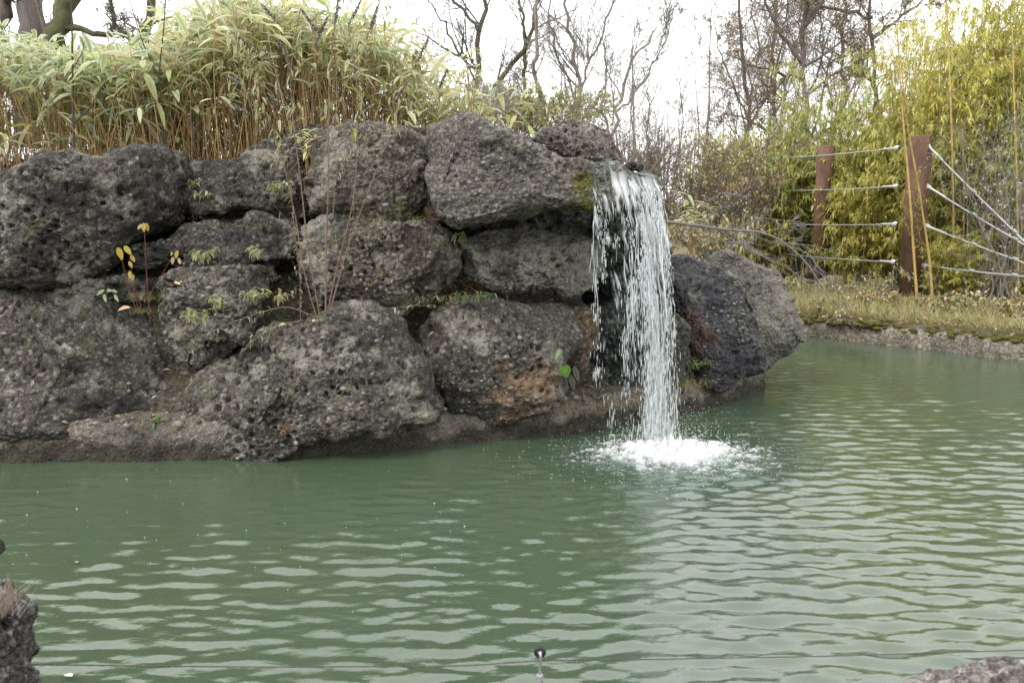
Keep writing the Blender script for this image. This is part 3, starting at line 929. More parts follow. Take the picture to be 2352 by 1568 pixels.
# broken drops, stretched along their fall
n = 15500
s0 = np.clip(np.where(fr.random(n) < .48, fr.normal(.80, .12, n), fr.uniform(-.02, 1.0, n)), -.03, 1.03)
t0 = np.sqrt(fr.uniform(.02, 1, n)) * T_END
cl = 1.35 * fbm(np.stack([s0 * 11, t0 * 9 - s0 * 3, 0 * s0], -1), 4, 81) + .55 * np.exp(-((s0 - .80) / .14) ** 2) - .25 * sm(.25, .0, t0) - .22 * (s0 < .6) * sm(.3, .55, t0)
keep = cl > fr.uniform(.25, .9, n)
s0, t0 = s0[keep], t0[keep]
m_ = len(s0)
dt = fr.uniform(.004, .018, m_)
tk = t0[:, None] + dt[:, None] * np.linspace(-.5, .5, 4)[None]
sp = .03 + .035 * (t0 / T_END)
P = fall(np.repeat(s0[:, None], 4, 1), tk, fr.normal(0, 1, (m_, 1)) * sp[:, None] + (.80 - s0)[:, None] * .10 * (s0[:, None] > .5), fr.normal(0, 1, (m_, 1)) * sp[:, None])
r = (.0012 + .0042 * fr.random((m_, 1)) ** 2.0) * np.array([.2, 1, .95, .2])[None]
V, Fq = tubes(P, r, 4)
thing('water_drops', V, Fq, M_FALL, parent=wf, kind='stuff')

# boiling foam where it lands, with lace thinning outwards
na, nr = 240, 90
aa = np.linspace(0, 2 * math.pi, na, endpoint=False)
rad = np.linspace(0, 1, nr) ** .8
A_, R_ = np.meshgrid(aa, rad)
gx = CX + .06 + R_ * np.cos(A_) * 1.35
gy = CY + .04 + R_ * np.sin(A_) * 1.0
pw = np.stack([gx, gy, 0 * gx], -1).reshape(-1, 3)
n1 = fbm(pw * 9, 4, 91).reshape(gx.shape)
n2 = fbm(pw * np.array([22, 38, 1]), 4, 95, .65).reshape(gx.shape)
core = np.exp(-((gx - CX - .06) / .62) ** 2 - ((gy - CY - .02) / .42) ** 2)
core2 = np.exp(-((gx - CX - .12) / .25) ** 2 - ((gy - CY - .08) / .18) ** 2)
al = sm(.10, 1.05, 1.2 * core + .34 * n1 + .34 * n2 - .12 - .35 * sm(.55, 1.0, R_)) * sm(1.0, .8, R_)
zz = .018 + .030 * core * (1 + 1.5 * n1 + 1.0 * n2) + .022 * core2 * (.4 + 1.8 * np.abs(n2)) + .012 * n2 * al
i = np.arange(na * nr).reshape(nr, na)
Fq = np.stack([i[:-1], np.roll(i[:-1], -1, 1), np.roll(i[1:], -1, 1), i[1:]], -1).reshape(-1, 4)
thing('foam', np.stack([gx, gy, zz], -1).reshape(-1, 3), Fq, M_FOAM, parent=wf, col=np.repeat(al.reshape(-1, 1), 3, 1))
# spray thrown up
n = 2800
a, v0 = fr.uniform(0, 6.28, n), np.abs(fr.normal(0, .9, n))
tq = fr.uniform(0, .32, n); vz = np.abs(fr.normal(0, 1.4, n))
px = CX + .05 + fr.normal(0, .27, n) + np.cos(a) * v0 * tq
py = CY + .06 + fr.normal(0, .13, n) + np.sin(a) * v0 * tq
pz = .03 + np.abs(vz * tq - 4.905 * tq * tq)
rr_ = fr.uniform(.0018, .006, n) * (1 - .5 * np.clip(pz / .3, 0, 1))
V, Ft = blobs(np.stack([px, py, pz], -1), np.stack([rr_, rr_, rr_ * fr.uniform(.8, 2.0, n)], -1), fr)
thing('spray', V, Ft, M_FALL, parent=wf, kind='stuff')
# foam flecks drifting round the landing place
n = 900
a, q = fr.uniform(0, 6.28, n), .55 + np.abs(fr.normal(0, .45, n))
px, py = CX + np.cos(a) * q * 1.05, CY + np.sin(a) * q * .75
w = fr.uniform(.002, .007, n)
V, Ft = blobs(np.stack([px, py, np.full(n, .014)], -1), np.stack([w * 1.3, w, w * .35], -1), fr)
thing('foam_flecks', V, Ft, M_FALL, parent=wf, kind='stuff')

# bubbles drifting on the quiet water at the left, one object for all
n = 62
bu, bv = fr.uniform(0, 1150, n), 1068 + np.abs(fr.normal(0, 1, n)) * 190
bp = np.array([on_plane(a, b) for a, b in zip(bu, np.minimum(bv, 1545))])
w = fr.uniform(.002, .0045, n) * np.where(fr.random(n) < .15, 1.7, 1)
V, Ft = blobs(bp + np.array([0, 0, .008]), np.stack([w, w, w * .8], -1), fr)
thing('drifting_bubbles', V, Ft, M_FALL, label='tiny white bubbles drifting on the calm pond at left', kind='stuff', cat='bubbles')

# ================================================================== BAMBOO GROVE ON THE MOUND (broad frosted leaves)
def pal(rr, n, cols, w):
    c = np.array(cols)[rr.choice(len(cols), n, p=np.array(w) / sum(w))]
    return c * rr.uniform(.75, 1.25, (n, 1))
GREENS = [(.36, .43, .09), (.24, .34, .06), (.54, .55, .17), (.64, .57, .20), (.08, .18, .035), (.56, .40, .19)]
# silhouette of the grove against the sky: (u, v of the leaf tops)
TOPU = [-500, -100, 0, 60, 160, 260, 350, 420, 500, 560, 620, 680, 740, 800, 880, 940, 985, 1010, 1050, 1080, 1105, 1130]
TOPV = [50, 50, 40, 30, 65, 80, 90, 55, 15, -15, -50, -40, 0, -5, 45, 75, 130, 200, 185, 115, 215, 255]
def culm_top(x, y):
    u = 1176 + F_PX * x / y
    v = np.interp(u, TOPU, TOPV)
    return at(u, v, y)[..., 2]

def grove(xr, yr, n, seed, label, extra_leaf, group='clumps of the bamboo grove', wts=(4, 3, 5, 5, 2, 2)):
    rr = np.random.default_rng(seed)
    y = rr.uniform(*yr, n)
    x = rr.uniform(*xr, n) * y / 11.0
    zb = mound_h(x, y)
    zt = culm_top(x, y) - np.abs(rr.normal(0, .26, n)) - .02 - .22 * np.clip(fbm(np.stack([x * 1.6, y * 1.6, 0 * x], -1), 2, 77) + .2, 0, 1)
    zt = zt - np.where(rr.random(n) < .16, rr.uniform(.15, .9, n), 0)
    ok = zt - zb > .5
    x, y, zb, zt = x[ok], y[ok], zb[ok], zt[ok]
    n = len(x)
    N = 7
    k = np.linspace(0, 1, N)
    base = np.stack([x + rr.normal(0, .10, n), y + rr.normal(0, .1, n), zb - .05], -1)
    lean = rr.normal(0, .17, (n, 2)) + np.array([.02, -.03])
    H = (zt - zb)[:, None]
    P = np.zeros((n, N, 3))
    P[..., 0] = base[:, None, 0] + lean[:, None, 0] * H * k + rr.normal(0, .12, n)[:, None] * k ** 3
    P[..., 1] = base[:, None, 1] + lean[:, None, 1] * H * k + rr.normal(-.05, .10, n)[:, None] * k ** 3
    P[..., 2] = base[:, None, 2] + H * (k - .05 * k ** 4)
    rad = rr.uniform(.0024, .0048, (n, 1)) * np.linspace(1, .45, N)[None]
    Vc, Fc = tubes(P, rad, 4)
    cc = pal(rr, n, [(.50, .31, .12), (.58, .41, .19), (.38, .22, .08), (.62, .48, .27), (.34, .29, .11)], [4, 3, 3, 2, 1])
    Cc = np.repeat(cc, N * 4, 0)
    root = empty('bamboo_clump', (float(np.mean(x)), float(np.mean(y)), float(zb.min())), label, 'bamboo', group)
    thing('culms', Vc, Fc, M_STEM, parent=root, col=Cc, kind='stuff')
    # leaves near the culm tops
    per = 4
    idx = np.repeat(np.arange(n), per)
    t = np.where(rr.random(len(idx)) < .10, rr.uniform(.35, .95, len(idx)), np.clip(1 - np.abs(rr.normal(0, .10, len(idx))), .3, 1))
    dry = rr.random(len(idx)) < .12
    t = np.where(dry, rr.uniform(.25, .8, len(idx)), t)
    kk = np.minimum((t * (N - 1)).astype(int), N - 2)
    f = (t * (N - 1) - kk)[:, None]
    pos = P[idx, kk] * (1 - f) + P[idx, kk + 1] * f
    az = rr.uniform(0, 6.28, len(idx))
    el = np.where(dry, rr.uniform(-1.3, -.3, len(idx)), rr.normal(.25, .45, len(idx)))
    d = np.stack([np.cos(az) * np.cos(el), np.sin(az) * np.cos(el), np.sin(el)], -1)
    L = rr.uniform(.13, .31, len(idx)) * np.where(dry, .75, 1)
    W = L * rr.uniform(.19, .27, len(idx))
    col = pal(rr, len(idx), GREENS, list(wts))
    col[dry] = pal(rr, dry.sum(), [(.34, .23, .12), (.42, .31, .19), (.25, .14, .06)], [3, 2, 2])
    fro = np.clip(rr.uniform(-.15, 1.0, len(idx)) + .45 * (t > .86), 0, 1.0) * np.where(dry, .45, 1)
    up = np.tile(np.array([0, 0, 1.0]), (len(idx), 1)) + rr.normal(0, .25, (len(idx), 3))
    drp = np.where(dry, .1, rr.uniform(.15, .6, len(idx)))
    # the leaves that show largest from the path are parts of their own
    scr = L / pos[:, 1] * np.where(dry, .6, 1) * (pos[:, 1] < yr[0] + .5 * (yr[1] - yr[0]))
    big = np.argsort(-scr)[:extra_leaf]
    mask = np.ones(len(idx), bool); mask[big] = False
    V, Fq, C = leaf_batch(pos[mask], d[mask], up[mask], L[mask], W[mask], drp[mask], col[mask], fro[mask])
    thing('foliage', V, Fq, M_LEAF, parent=root, col=C, kind='stuff')
    org = ORG[root.name]
    for j in big:
        v, fq, c = leaf_batch(pos[j:j + 1], d[j:j + 1], up[j:j + 1], L[j:j + 1] * 1.1, W[j:j + 1] * 1.15, drp[j:j + 1], col[j:j + 1], fro[j:j + 1])
        o = link('leaf', mesh('leaf', v - pos[j], fq, M_LEAF, c), root, tuple(pos[j] - org))
    return root
grove((-8.2, -5.2), (10.2, 13.2), 900, 201, 'frosted broad leaved bamboo at the far left edge of the mound', 40, wts=(6, 6, 4, 1, 4, 1))
grove((-5.3, -4.2), (10.2, 13.2), 800, 202, 'bamboo clump with dark green leaves behind the left edge boulder', 60, wts=(6, 5, 4, 2, 4, 1))
grove((-4.3, -3.1), (10.6, 13.2), 800, 203, 'bamboo clump above the low sloping boulder', 60)
grove((-3.2, -2.0), (10.9, 13.3), 860, 204, 'tallest bamboo clump behind the seed headed stems', 60)
grove((-2.1, -.75), (11.1, 13.3), 540, 205, 'bamboo clump at the right end of the grove, behind the squared block', 60)
grove((-.8, -.32), (11.3, 12.6), 120, 206, 'last thin tuft of bamboo leaning beside the capstone top', 20)

# a small frosted bamboo tuft on the sloping boulder and one on the far side of the falls
def tuft(u, v, Y, n, h, spread, seed, label, llen=(.10, .2)):
    rr = np.random.default_rng(seed)
    b = at(u, v, Y)
    N = 5
    k = np.linspace(0, 1, N)
    az = rr.uniform(0, 6.28, n)
    P = np.zeros((n, N, 3))
    hh = rr.uniform(.6, 1, n)[:, None] * h
    o = rr.uniform(.2, 1, n)[:, None] * spread
    P[..., 0] = b[0] + rr.normal(0, .04, n)[:, None] + np.cos(az)[:, None] * o * k ** 1.6
    P[..., 1] = b[1] + rr.normal(0, .04, n)[:, None] + np.sin(az)[:, None] * o * k ** 1.6
    P[..., 2] = b[2] + hh * k
    root = empty('bamboo_tuft', tuple(b), label, 'bamboo')
    V, Fq = tubes(P, np.linspace(.004, .0016, N)[None], 4)
    thing('culms', V, Fq, M_STEM, parent=root, col=np.tile([.30, .20, .08], (len(V), 1)), kind='stuff')
    org = ORG[root.name]
    for j in range(n):
        for q in range(4):
            t = rr.uniform(.55, 1) * (N - 1.01); a = int(t)
            p = P[j, a] * (1 - t + a) + P[j, a + 1] * (t - a)
            z = rr.uniform(0, 6.28)
            d = np.array([[math.cos(z), math.sin(z) , rr.uniform(-.2, .6)]])
            L = rr.uniform(*llen)
            v, fq, c = leaf_batch(p[None], d, np.array([[0, 0, 1.]]), L, L * .2, rr.uniform(.2, .6), pal(rr, 1, GREENS, [4, 1, 5, 4, 0, 1]), np.array([rr.uniform(.3, .95)]))
            link('leaf', mesh('leaf', v - p, fq, M_LEAF, c), root, tuple(p - org))
    return root
tuft(712, 400, 9.75, 9, .50, .2, 211, 'small pale bamboo tuft sprouting on the sloping boulder')
tuft(1590, 585, 11.6, 12, .85, .4, 212, 'frosted bamboo sprig just right of the falling water', (.14, .24))
tuft(-40, 440, 8.9, 10, .9, .35, 213, 'near bamboo sprig with large drooping leaves at the left edge', (.18, .28))
tuft(1085, 285, 10.9, 7, .95, .2, 214, 'single pale bamboo shoot standing above the capstone', (.14, .26))

# ================================================================== FINE BAMBOO THICKET ON THE FAR BANK
def fine_bamboo(seed, H, n_culm, spread, tone):
    """local-coordinate meshes for one clump: culms, branchlets, foliage"""
    rr = np.random.default_rng(seed)
    N = 10
    k = np.linspace(0, 1, N)
    a = rr.uniform(0, 6.28, n_culm)
    r0 = spread * np.sqrt(rr.random(n_culm))
    b = np.stack([np.cos(a) * r0, np.sin(a) * r0, 0 * a], -1)
    az = a + rr.normal(0, .8, n_culm)
    out = rr.uniform(.15, .9, n_culm) * spread
    hh = H * rr.uniform(.55, 1.0, n_culm)
    P = np.zeros((n_culm, N, 3))
    P[..., 0] = b[:, None, 0] + np.cos(az)[:, None] * out[:, None] * k ** 2.2
    P[..., 1] = b[:, None, 1] + np.sin(az)[:, None] * out[:, None] * k ** 2.2
    P[..., 2] = hh[:, None] * (k - .10 * k ** 3)
    Rr = rr.uniform(.010, .019, (n_culm, 1)) * np.linspace(1, .2, N)[None]
    V, Fq = tubes(P, Rr, 5)
    cc = pal(rr, n_culm, [(.42, .27, .06), (.34, .26, .07), (.22, .22, .06), (.30, .17, .05)], [4, 3, 2, 1])
    culm = mesh('culms', V, Fq, M_STEM, np.repeat(cc, N * 5, 0))
    Q, Qr = grow(P, Rr, 40, rr, .10, 1.0, (35, 75), .0, .35, .25, .16, 5, minlen=1.0)
    L = rr.uniform(.35, .8, len(Q))
    Q = Q[:, :1] + (Q - Q[:, :1]) * L[:, None, None]
    Q[..., 2] -= (np.linspace(0, 1, 5) ** 2)[None] * (L * .35)[:, None]
    V, Fq = tubes(Q, np.clip(Qr, .0012, .004), 3)
    twig = mesh('branchlets', V, Fq, M_STEM, np.tile([.30, .24, .07], (len(V), 1)))
    per = 17
    idx = np.repeat(np.arange(len(Q)), per)
    t = rr.uniform(.25, 1, len(idx)) * 3.99
    kk = t.astype(int); f = (t - kk)[:, None]
    pos = Q[idx, kk] * (1 - f) + Q[idx, kk + 1] * f
    td = nrm(Q[idx, kk + 1] - Q[idx, kk])
    d = nrm(td * .8 + rr.normal(0, .55, td.shape) + np.array([0, 0, -.25]))
    Ll = rr.uniform(.10, .20, len(idx))
    warm = [(.68, .62, .13), (.78, .68, .20), (.55, .56, .12), (.80, .70, .30), (.34, .39, .08), (.62, .46, .19)]
    cool = [(.46, .50, .12), (.34, .41, .09), (.60, .60, .20), (.66, .62, .24), (.20, .27, .06), (.56, .47, .22)]
    col = pal(rr, len(idx), warm if tone else cool, [5, 4, 4, 2, 3, 1])
    fro = np.clip(rr.uniform(-1.2, .6, len(idx)), 0, 1)
    V, Fq, C = leaf_batch(pos, d, np.tile([0, 0, 1.], (len(idx), 1)), Ll, Ll * rr.uniform(.15, .22, len(idx)), rr.uniform(.1, .5, len(idx)), col, fro, big=False, fold=.1)
    fol = mesh('foliage', V, Fq, M_LEAF, C)
    return culm, twig, fol
FB = [fine_bamboo(300 + q, 1.0 * h, n, s, tone) for q, (h, n, s, tone) in enumerate([(6.2, 17, .75, 1), (5.0, 16, .8, 0), (6.0, 16, .7, 1), (3.6, 14, .75, 0), (3.2, 12, .6, 1)])]
FBH = [6.2, 5.0, 6.0, 3.6, 3.2]
def ground_z(x, y):
    return .36 + max(0, y - 24) * .012
def put_bamboo(var, u, Y, vtop, rz, label, group='fine bamboo clumps on the far bank'):
    x = (u - 1176) / F_PX * Y * 1.0
    z0 = ground_z(x, Y)
    h = float(at(u, vtop, Y)[2]) - z0
    root = empty('bamboo_clump', (x, Y, z0), label, 'bamboo', group)
    sc = h / (FBH[var] * .93)
    root.rotation_euler = (0, 0, rz)
    w = min(1.15, max(.75, sc))
    root.scale = (w, w, sc)
    for nm, d in zip(('culms', 'branchlets', 'foliage'), FB[var]):
        link(nm, d, root, kind='stuff')
    return root
for var, u, Y, vt, rz, lab in [
    (4, 1975, 20.6, 330, 1.0, 'leafy bamboo just behind the cables between the two rust posts'), (4, 2185, 17.6, 520, .4, 'low bamboo with drooping tips right of the near rust post'), (3, 1800, 23.2, 380, 5.1, 'short bamboo bush left of the far rust post'), (2, 2150, 19.6, 40, 2.9, 'golden bamboo overhanging the top of the near rust post'),
    (3, 1668, 24.0, 300, .3, 'low pale green bamboo at the left end of the thicket'),
    (3, 1735, 22.8, 270, 1.9, 'leaning pale bamboo clump between the low end clump and the far post'), (1, 1800, 24.0, 235, 2.2, 'olive bamboo clump behind the hazy end of the thicket'),
    (4, 1765, 22.5, 330, .8, 'low bamboo left of the far rust post'),
    (1, 1868, 23.6, 105, 4.0, 'slender bamboo spire rising behind the far rust post'),
    (3, 1925, 23.2, 235, 5.0, 'green bamboo clump right behind the far rust post'), (0, 1990, 22.0, 175, .9, 'yellow green bamboo clump filling the gap above the two rust posts'), (1, 2060, 21.6, 90, 3.0, 'feathery bamboo clump rising left of the near rust post'),
    (2, 2115, 20.8, 0, 1.1, 'tall golden bamboo clump above the near rust post'), (0, 2190, 20.6, -70, 2.6, 'tallest bamboo clump touching the top edge right of the near post'), (1, 2265, 20.4, -90, 5.3, 'dark green bamboo clump high above the slanting cables'),
    (2, 2345, 19.8, -120, .2, 'golden bamboo clump at the upper right edge'), (0, 2440, 19.5, -120, 3.7, 'bamboo clump cut off by the right edge of the picture'), (4, 1975, 22.6, 330, 2.0, 'low bamboo between the two rust posts'),
    (2, 2165, 19.8, 120, 4.4, 'yellow caned bamboo right behind the near rust post'), (3, 2260, 19.0, 250, 1.4, 'low green bamboo right of the near rust post'),
    (3, 2370, 18.8, 260, 4.9, 'low green bamboo under the cables at the right edge'), (4, 2025, 21.4, 250, 5.8, 'bushy bamboo clump just left of the near rust post'), (0, 2075, 22.5, 10, 2.2, 'golden bamboo clump deep in the thicket above the near rust post'), (2, 2230, 22.0, -140, 4.1, 'tall bamboo clump deep in the thicket near the top right corner'), (0, 2330, 21.5, -150, 1.2, 'tallest golden bamboo in the top right corner'), (3, 1850, 23.0, 300, 3.3, 'low green bamboo clump just left of the far rust post')]:
    put_bamboo(var, u, Y, vt, rz, lab)
# the bright canes in front of the fence
def cane(pts, Y, seed, label):
    rr = np.random.default_rng(seed)
    P = path(at([p[0] for p in pts], [p[1] for p in pts], Y), 24)
    P[0, 2] = min(P[0, 2], .33)
    root = empty('bamboo_cane', tuple(P[0]), label, 'bamboo')
    r = np.linspace(.026, .010, 24)
    r[2::3] *= 1.14
    V, Fq = tubes(P, r[None], 8)
    thing('cane', V, Fq, simple_mat('yellow_cane', (.42, .30, .10), .45, .25, 8.), parent=root)
    Q, Qr = grow(P[None], r[None], 26, rr, .22, 1.0, (30, 60), .0, .4, .2, .12, 5, minlen=.8)
    Q = Q[:, :1] + (Q - Q[:, :1]) * rr.uniform(.3, .9, len(Q))[:, None, None]
    V, Fq = tubes(Q, np.clip(Qr, .002, .006), 3)
    thing('branchlets', V, Fq, M_STEM, parent=root, col=np.tile([.36, .26, .07], (len(V), 1)), kind='stuff')
    idx = np.repeat(np.arange(len(Q)), 16)
    t = rr.uniform(.2, 1, len(idx)) * 3.99
    kk = t.astype(int); f = (t - kk)[:, None]
    pos = Q[idx, kk] * (1 - f) + Q[idx, kk + 1] * f
    d = nrm(rr.normal(0, .6, pos.shape) + nrm(Q[idx, kk + 1] - Q[idx, kk]) + np.array([0, 0, -.2]))
    Ll = rr.uniform(.08, .15, len(idx))
    V, Fq, C = leaf_batch(pos, d, np.tile([0, 0, 1.], (len(idx), 1)), Ll, Ll * .17, .3, pal(rr, len(idx), [(.34, .33, .06), (.24, .28, .05), (.44, .38, .10)], [3, 3, 2]), np.clip(rr.uniform(-1, .5, len(idx)), 0, 1), big=False)
    thing('foliage', V, Fq, M_LEAF, parent=root, col=C, kind='stuff')
cane([(2108, 712), (2100, 600), (2090, 450), (2072, 250), (2060, 60)], 17.0, 401, 'yellow bamboo cane rising straight in front of the near rust post')
cane([(2142, 700), (2136, 600), (2112, 440), (2084, 290), (2070, 150)], 17.1, 402, 'leaning yellow bamboo cane crossing the near rust post')
cane([(2190, 690), (2190, 500), (2186, 300), (2178, 100), (2170, -120)], 18.2, 403, 'tall yellow bamboo cane just right of the fence post')
cane([(2212, 690), (2213, 560), (2214, 420), (2210, 300)], 18.6, 404, 'short yellow cane beside the tall one, left of a thinner pair')
cane([(2338, 700), (2338, 560), (2336, 420), (2330, 250), (2325, 60)], 17.4, 405, 'yellow bamboo cane at the right edge behind the cables')

# ================================================================== TREES AND SHRUBS
def tree(name, label, trunks, gens, seed, mat, twig_mat=None, cat='tree', group=None, leaves=None, crown='branches', sides=7):
    """trunks: list of (pixel path, depth, base radius, top radius); gens: list of dicts for grow()"""
    rr = np.random.default_rng(seed)
    Ps, Rs = [], []
    for pts, Y, ra, rb in trunks:
        Yv = Y if np.ndim(Y) == 0 else np.asarray(Y)
        Ps.append(path(at([p[0] for p in pts], [p[1] for p in pts], Yv), 14))
        Rs.append(np.linspace(ra, rb, 14))
    P, Rr = np.array(Ps), np.array(Rs) * (.66 if Ps[0][0, 1] > 18 else 1)
    P[:, 1:-1] += rr.normal(0, .012, P[:, 1:-1].shape) * np.linalg.norm(P[:, -1:] - P[:, :1], axis=2, keepdims=True)
    root = empty(name, tuple(P[0, 0]), label, cat, group)
    for q in ([slice(None)] if sides == 4 else [slice(k, k + 1) for k in range(len(P))]):
        V, Fq = tubes(P[q], Rr[q], sides)
        V = V + .075 * np.repeat(Rr[q].ravel(), sides)[:, None] * rr.normal(0, 1, V.shape)
        if sides == 4:
            thing('stems', V, Fq, mat, parent=root, kind='stuff')
        else:
            thing('trunk' if q.start == 0 else 'limb', V, Fq, mat, parent=root)
    tubs, last = [], None
    cur = (P, Rr)
    allg = []
    for q, g in enumerate(gens):
        g = dict(g, N=(6 if sides != 4 else 4) if q == 0 else (4 if q < len(gens) - 1 else 3))
        cur = grow(cur[0], cur[1], rng=rr, **g)
        allg.append(cur)
    for q, (a, b) in enumerate(allg):
        tubs.append(tubes(a, np.maximum(b, .0028), 5 if q == 0 and sides != 4 else 3))
    V, Fq = join(*tubs)
    thing(crown, V, Fq, twig_mat or mat, parent=root, kind='stuff')
    if leaves:
        n, cols, w, ll = leaves
        Q = allg[-1][0]
        idx = rr.choice(len(Q), n)
        t = rr.uniform(.2, 1, n) * (Q.shape[1] - 1.01); kk = t.astype(int)
        pos = Q[idx, kk] + (Q[idx, kk + 1] - Q[idx, kk]) * (t - kk)[:, None]
        d = nrm(rr.normal(0, .6, (n, 3)) + np.array([0, 0, -.6]))
        Ll = rr.uniform(*ll, n)
        V, Fq, C = leaf_batch(pos, d, rr.normal(0, 1, (n, 3)), Ll, Ll * (.35 if cols[0][1] > .28 else .55), .1, pal(rr, n, cols, w), np.clip(rr.uniform(-.8, .5, n), 0, 1), big=False)
        thing('leaves', V, Fq, M_LITTER, parent=root, col=C, kind='stuff')
    return root
G = lambda n, tmin, ang, ratio, rr, up, wig, N=6, tmax=1.0: dict(n=n, tmin=tmin, tmax=tmax, ang=ang, ratio=ratio, rr=rr, up=up, wig=wig, N=N)

tree('bare_tree', 'dark bare tree with a forked trunk left of the leaning one',
     [([(1080, 300), (1090, 190), (1100, 100), (1112, 40), (1118, -60), (1125, -220)], 22, .11, .055), ([(1104, 75), (1070, 25), (1035, -5), (1000, -60)], 22, .07, .03),
      ([(1092, 160), (1045, 125), (1035, 80), (1010, 40), (985, 0), (960, -30)], 22, .055, .02), ([(1088, 140), (1030, 120), (985, 80), (940, 70)], 22, .05, .015)],
     [G(10, .15, (30, 60), .38, .45, .15, .12), G(8, .15, (25, 55), .55, .5, .08, .12), G(8, .2, (25, 55), .55, .6, .05, .15)], 501, M_BARK)
tree('leaning_tree', 'bare tree leaning right with mossy bark behind the capstone',
     [([(1090, 290), (1140, 195), (1190, 130), (1222, 75), (1240, 10), (1262, -120)], 21, .10, .05), ([(1205, 110), (1205, 60), (1190, 0), (1180, -80)], 21, .06, .03), ([(1205, 290), (1206, 180), (1205, 110)], 21, .08, .06)],
     [G(12, .15, (25, 55), .38, .42, .2, .12), G(8, .15, (25, 55), .55, .5, .08, .12), G(8, .2, (25, 55), .55, .6, .05, .15)], 502, M_BARKM, M_BARK)
tree('young_tree', 'straight pale sapling pole in front of the leaning tree',
     [([(1234, 340), (1233, 150), (1231, -80)], 16, .045, .03)], [G(14, .3, (40, 70), .16, .35, .15, .1), G(5, .2, (30, 60), .5, .6, .1, .1)], 503, M_BARKP)
tree('bare_tree', 'slender grey tree with upswept branches right of the straight sapling',
     [([(1335, 360), (1330, 260), (1326, 150), (1305, 40), (1290, -60)], 19, .085, .035), ([(1330, 220), (1360, 120), (1405, 30), (1420, -60)], 19, .045, .02), ([(1328, 250), (1290, 160), (1262, 60), (1255, -40)], 19, .04, .02)],
     [G(14, .15, (25, 50), .35, .5, .35, .12), G(8, .15, (25, 50), .5, .55, .2, .12), G(8, .15, (25, 50), .5, .6, .1, .12)], 504, M_BARKP)
tree('bare_tree', 'spreading thin tree with arching branches above the pebbly boulder',
     [([(1400, 420), (1405, 330), (1420, 230), (1450, 150), (1500, 70)], 17, .05, .015), ([(1405, 320), (1380, 240), (1395, 170), (1385, 100)], 17, .03, .01), ([(1412, 260), (1470, 200), (1520, 120), (1545, 40)], 17, .025, .008)],
     [G(12, .15, (25, 55), .38, .5, .2, .13), G(8, .15, (25, 50), .5, .55, .1, .12), G(8, .2, (25, 50), .5, .6, .1, .12)], 505, M_BARKP)
tree('bare_tree', 'small hazy tree standing right of the waterfall crest in the distance',
     [([(1490, 420), (1487, 330), (1490, 240), (1485, 170)], 30, .06, .02), ([(1565, 420), (1560, 340), (1570, 250), (1560, 190)], 30, .05, .015)],
     [G(22, .1, (25, 55), .3, .5, .2, .12), G(8, .15, (25, 50), .5, .55, .1, .12), G(6, .2, (25, 50), .5, .6, .1, .12)], 506, M_BARKP)
BROWN = [(.28, .17, .08), (.36, .25, .11), (.22, .14, .07), (.42, .34, .14)]
tree('broad_tree', 'tall dark tree with dense reddish twigs behind the bamboo thicket',
     [([(1850, 420), (1848, 250), (1846, 120), (1852, 0), (1870, -160)], 25, .13, .07), ([(1848, 150), (1800, 90), (1760, 10), (1730, -100)], 25, .10, .04), ([(1850, 60), (1910, -20), (1960, -120)], 25, .10, .04),
      ([(1848, 190), (1780, 160), (1715, 150), (1660, 120)], 25, .06, .02), ([(1850, 220), (1930, 160), (2010, 130)], 25, .06, .02), ([(1848, 330), (1760, 300), (1690, 260), (1640, 270)], 25, .06, .02)],
     [G(13, .12, (30, 65), .36, .5, .12, .16), G(10, .12, (30, 60), .5, .5, .05, .16), G(7, .12, (25, 60), .6, .55, .0, .16)], 507, M_BARK, M_BARK, leaves=(6000, BROWN, [3, 2, 3, 1], (.04, .075)))
tree('broad_tree', 'dense twiggy tree left of the tall one, fading against the white sky',
     [([(1720, 480), (1722, 300), (1715, 170), (1690, 60), (1700, -60)], 29, .13, .05), ([(1720, 280), (1680, 190), (1650, 110), (1640, 50)], 29, .06, .02), ([(1720, 300), (1770, 200), (1800, 80), (1810, -40)], 29, .07, .025)],
     [G(16, .1, (30, 60), .36, .5, .15, .15), G(10, .12, (30, 60), .5, .5, .08, .15), G(7, .12, (25, 60), .6, .55, .05, .15)], 508, M_BARK, M_BARKP, leaves=(3500, BROWN, [3, 2, 3, 1], (.04, .075)))
tree('broad_tree', 'dark tree with long level limbs at the top right, above the bamboo',
     [([(2010, 400), (2005, 200), (2000, 40), (2010, -150)], 27, .11, .05), ([(2003, 40), (1960, 30), (1900, 20), (1850, -10), (1800, -60)], 27, .09, .03), ([(2003, 90), (2080, 30), (2150, -20)], 27, .09, .03), ([(2004, 200), (1950, 120), (1920, 40)], 27, .06, .02)],
     [G(14, .12, (30, 65), .36, .5, .12, .16), G(9, .12, (30, 60), .5, .5, .05, .16), G(7, .12, (25, 60), .6, .55, .0, .16)], 509, M_BARK, leaves=(5000, BROWN, [3, 2, 3, 1], (.04, .075)))
tree('broad_tree', 'thick grey trunk in the upper left corner behind the bamboo',
     [([(62, 330), (66, 150), (72, 40), (70, -120)], 17, .26, .20), ([(-14, 330), (-10, 100), (0, 10), (14, -60)], 17, .16, .14)],
     [G(7, .4, (40, 70), .35, .35, .1, .2), G(6, .2, (30, 60), .5, .5, .0, .15), G(5, .2, (30, 60), .5, .6, .0, .15)], 510, simple_mat('grey_trunk_bark', (.13, .11, .10), .95, .35, 9., .02, stretch=(1, 1, .2)), M_BARK)
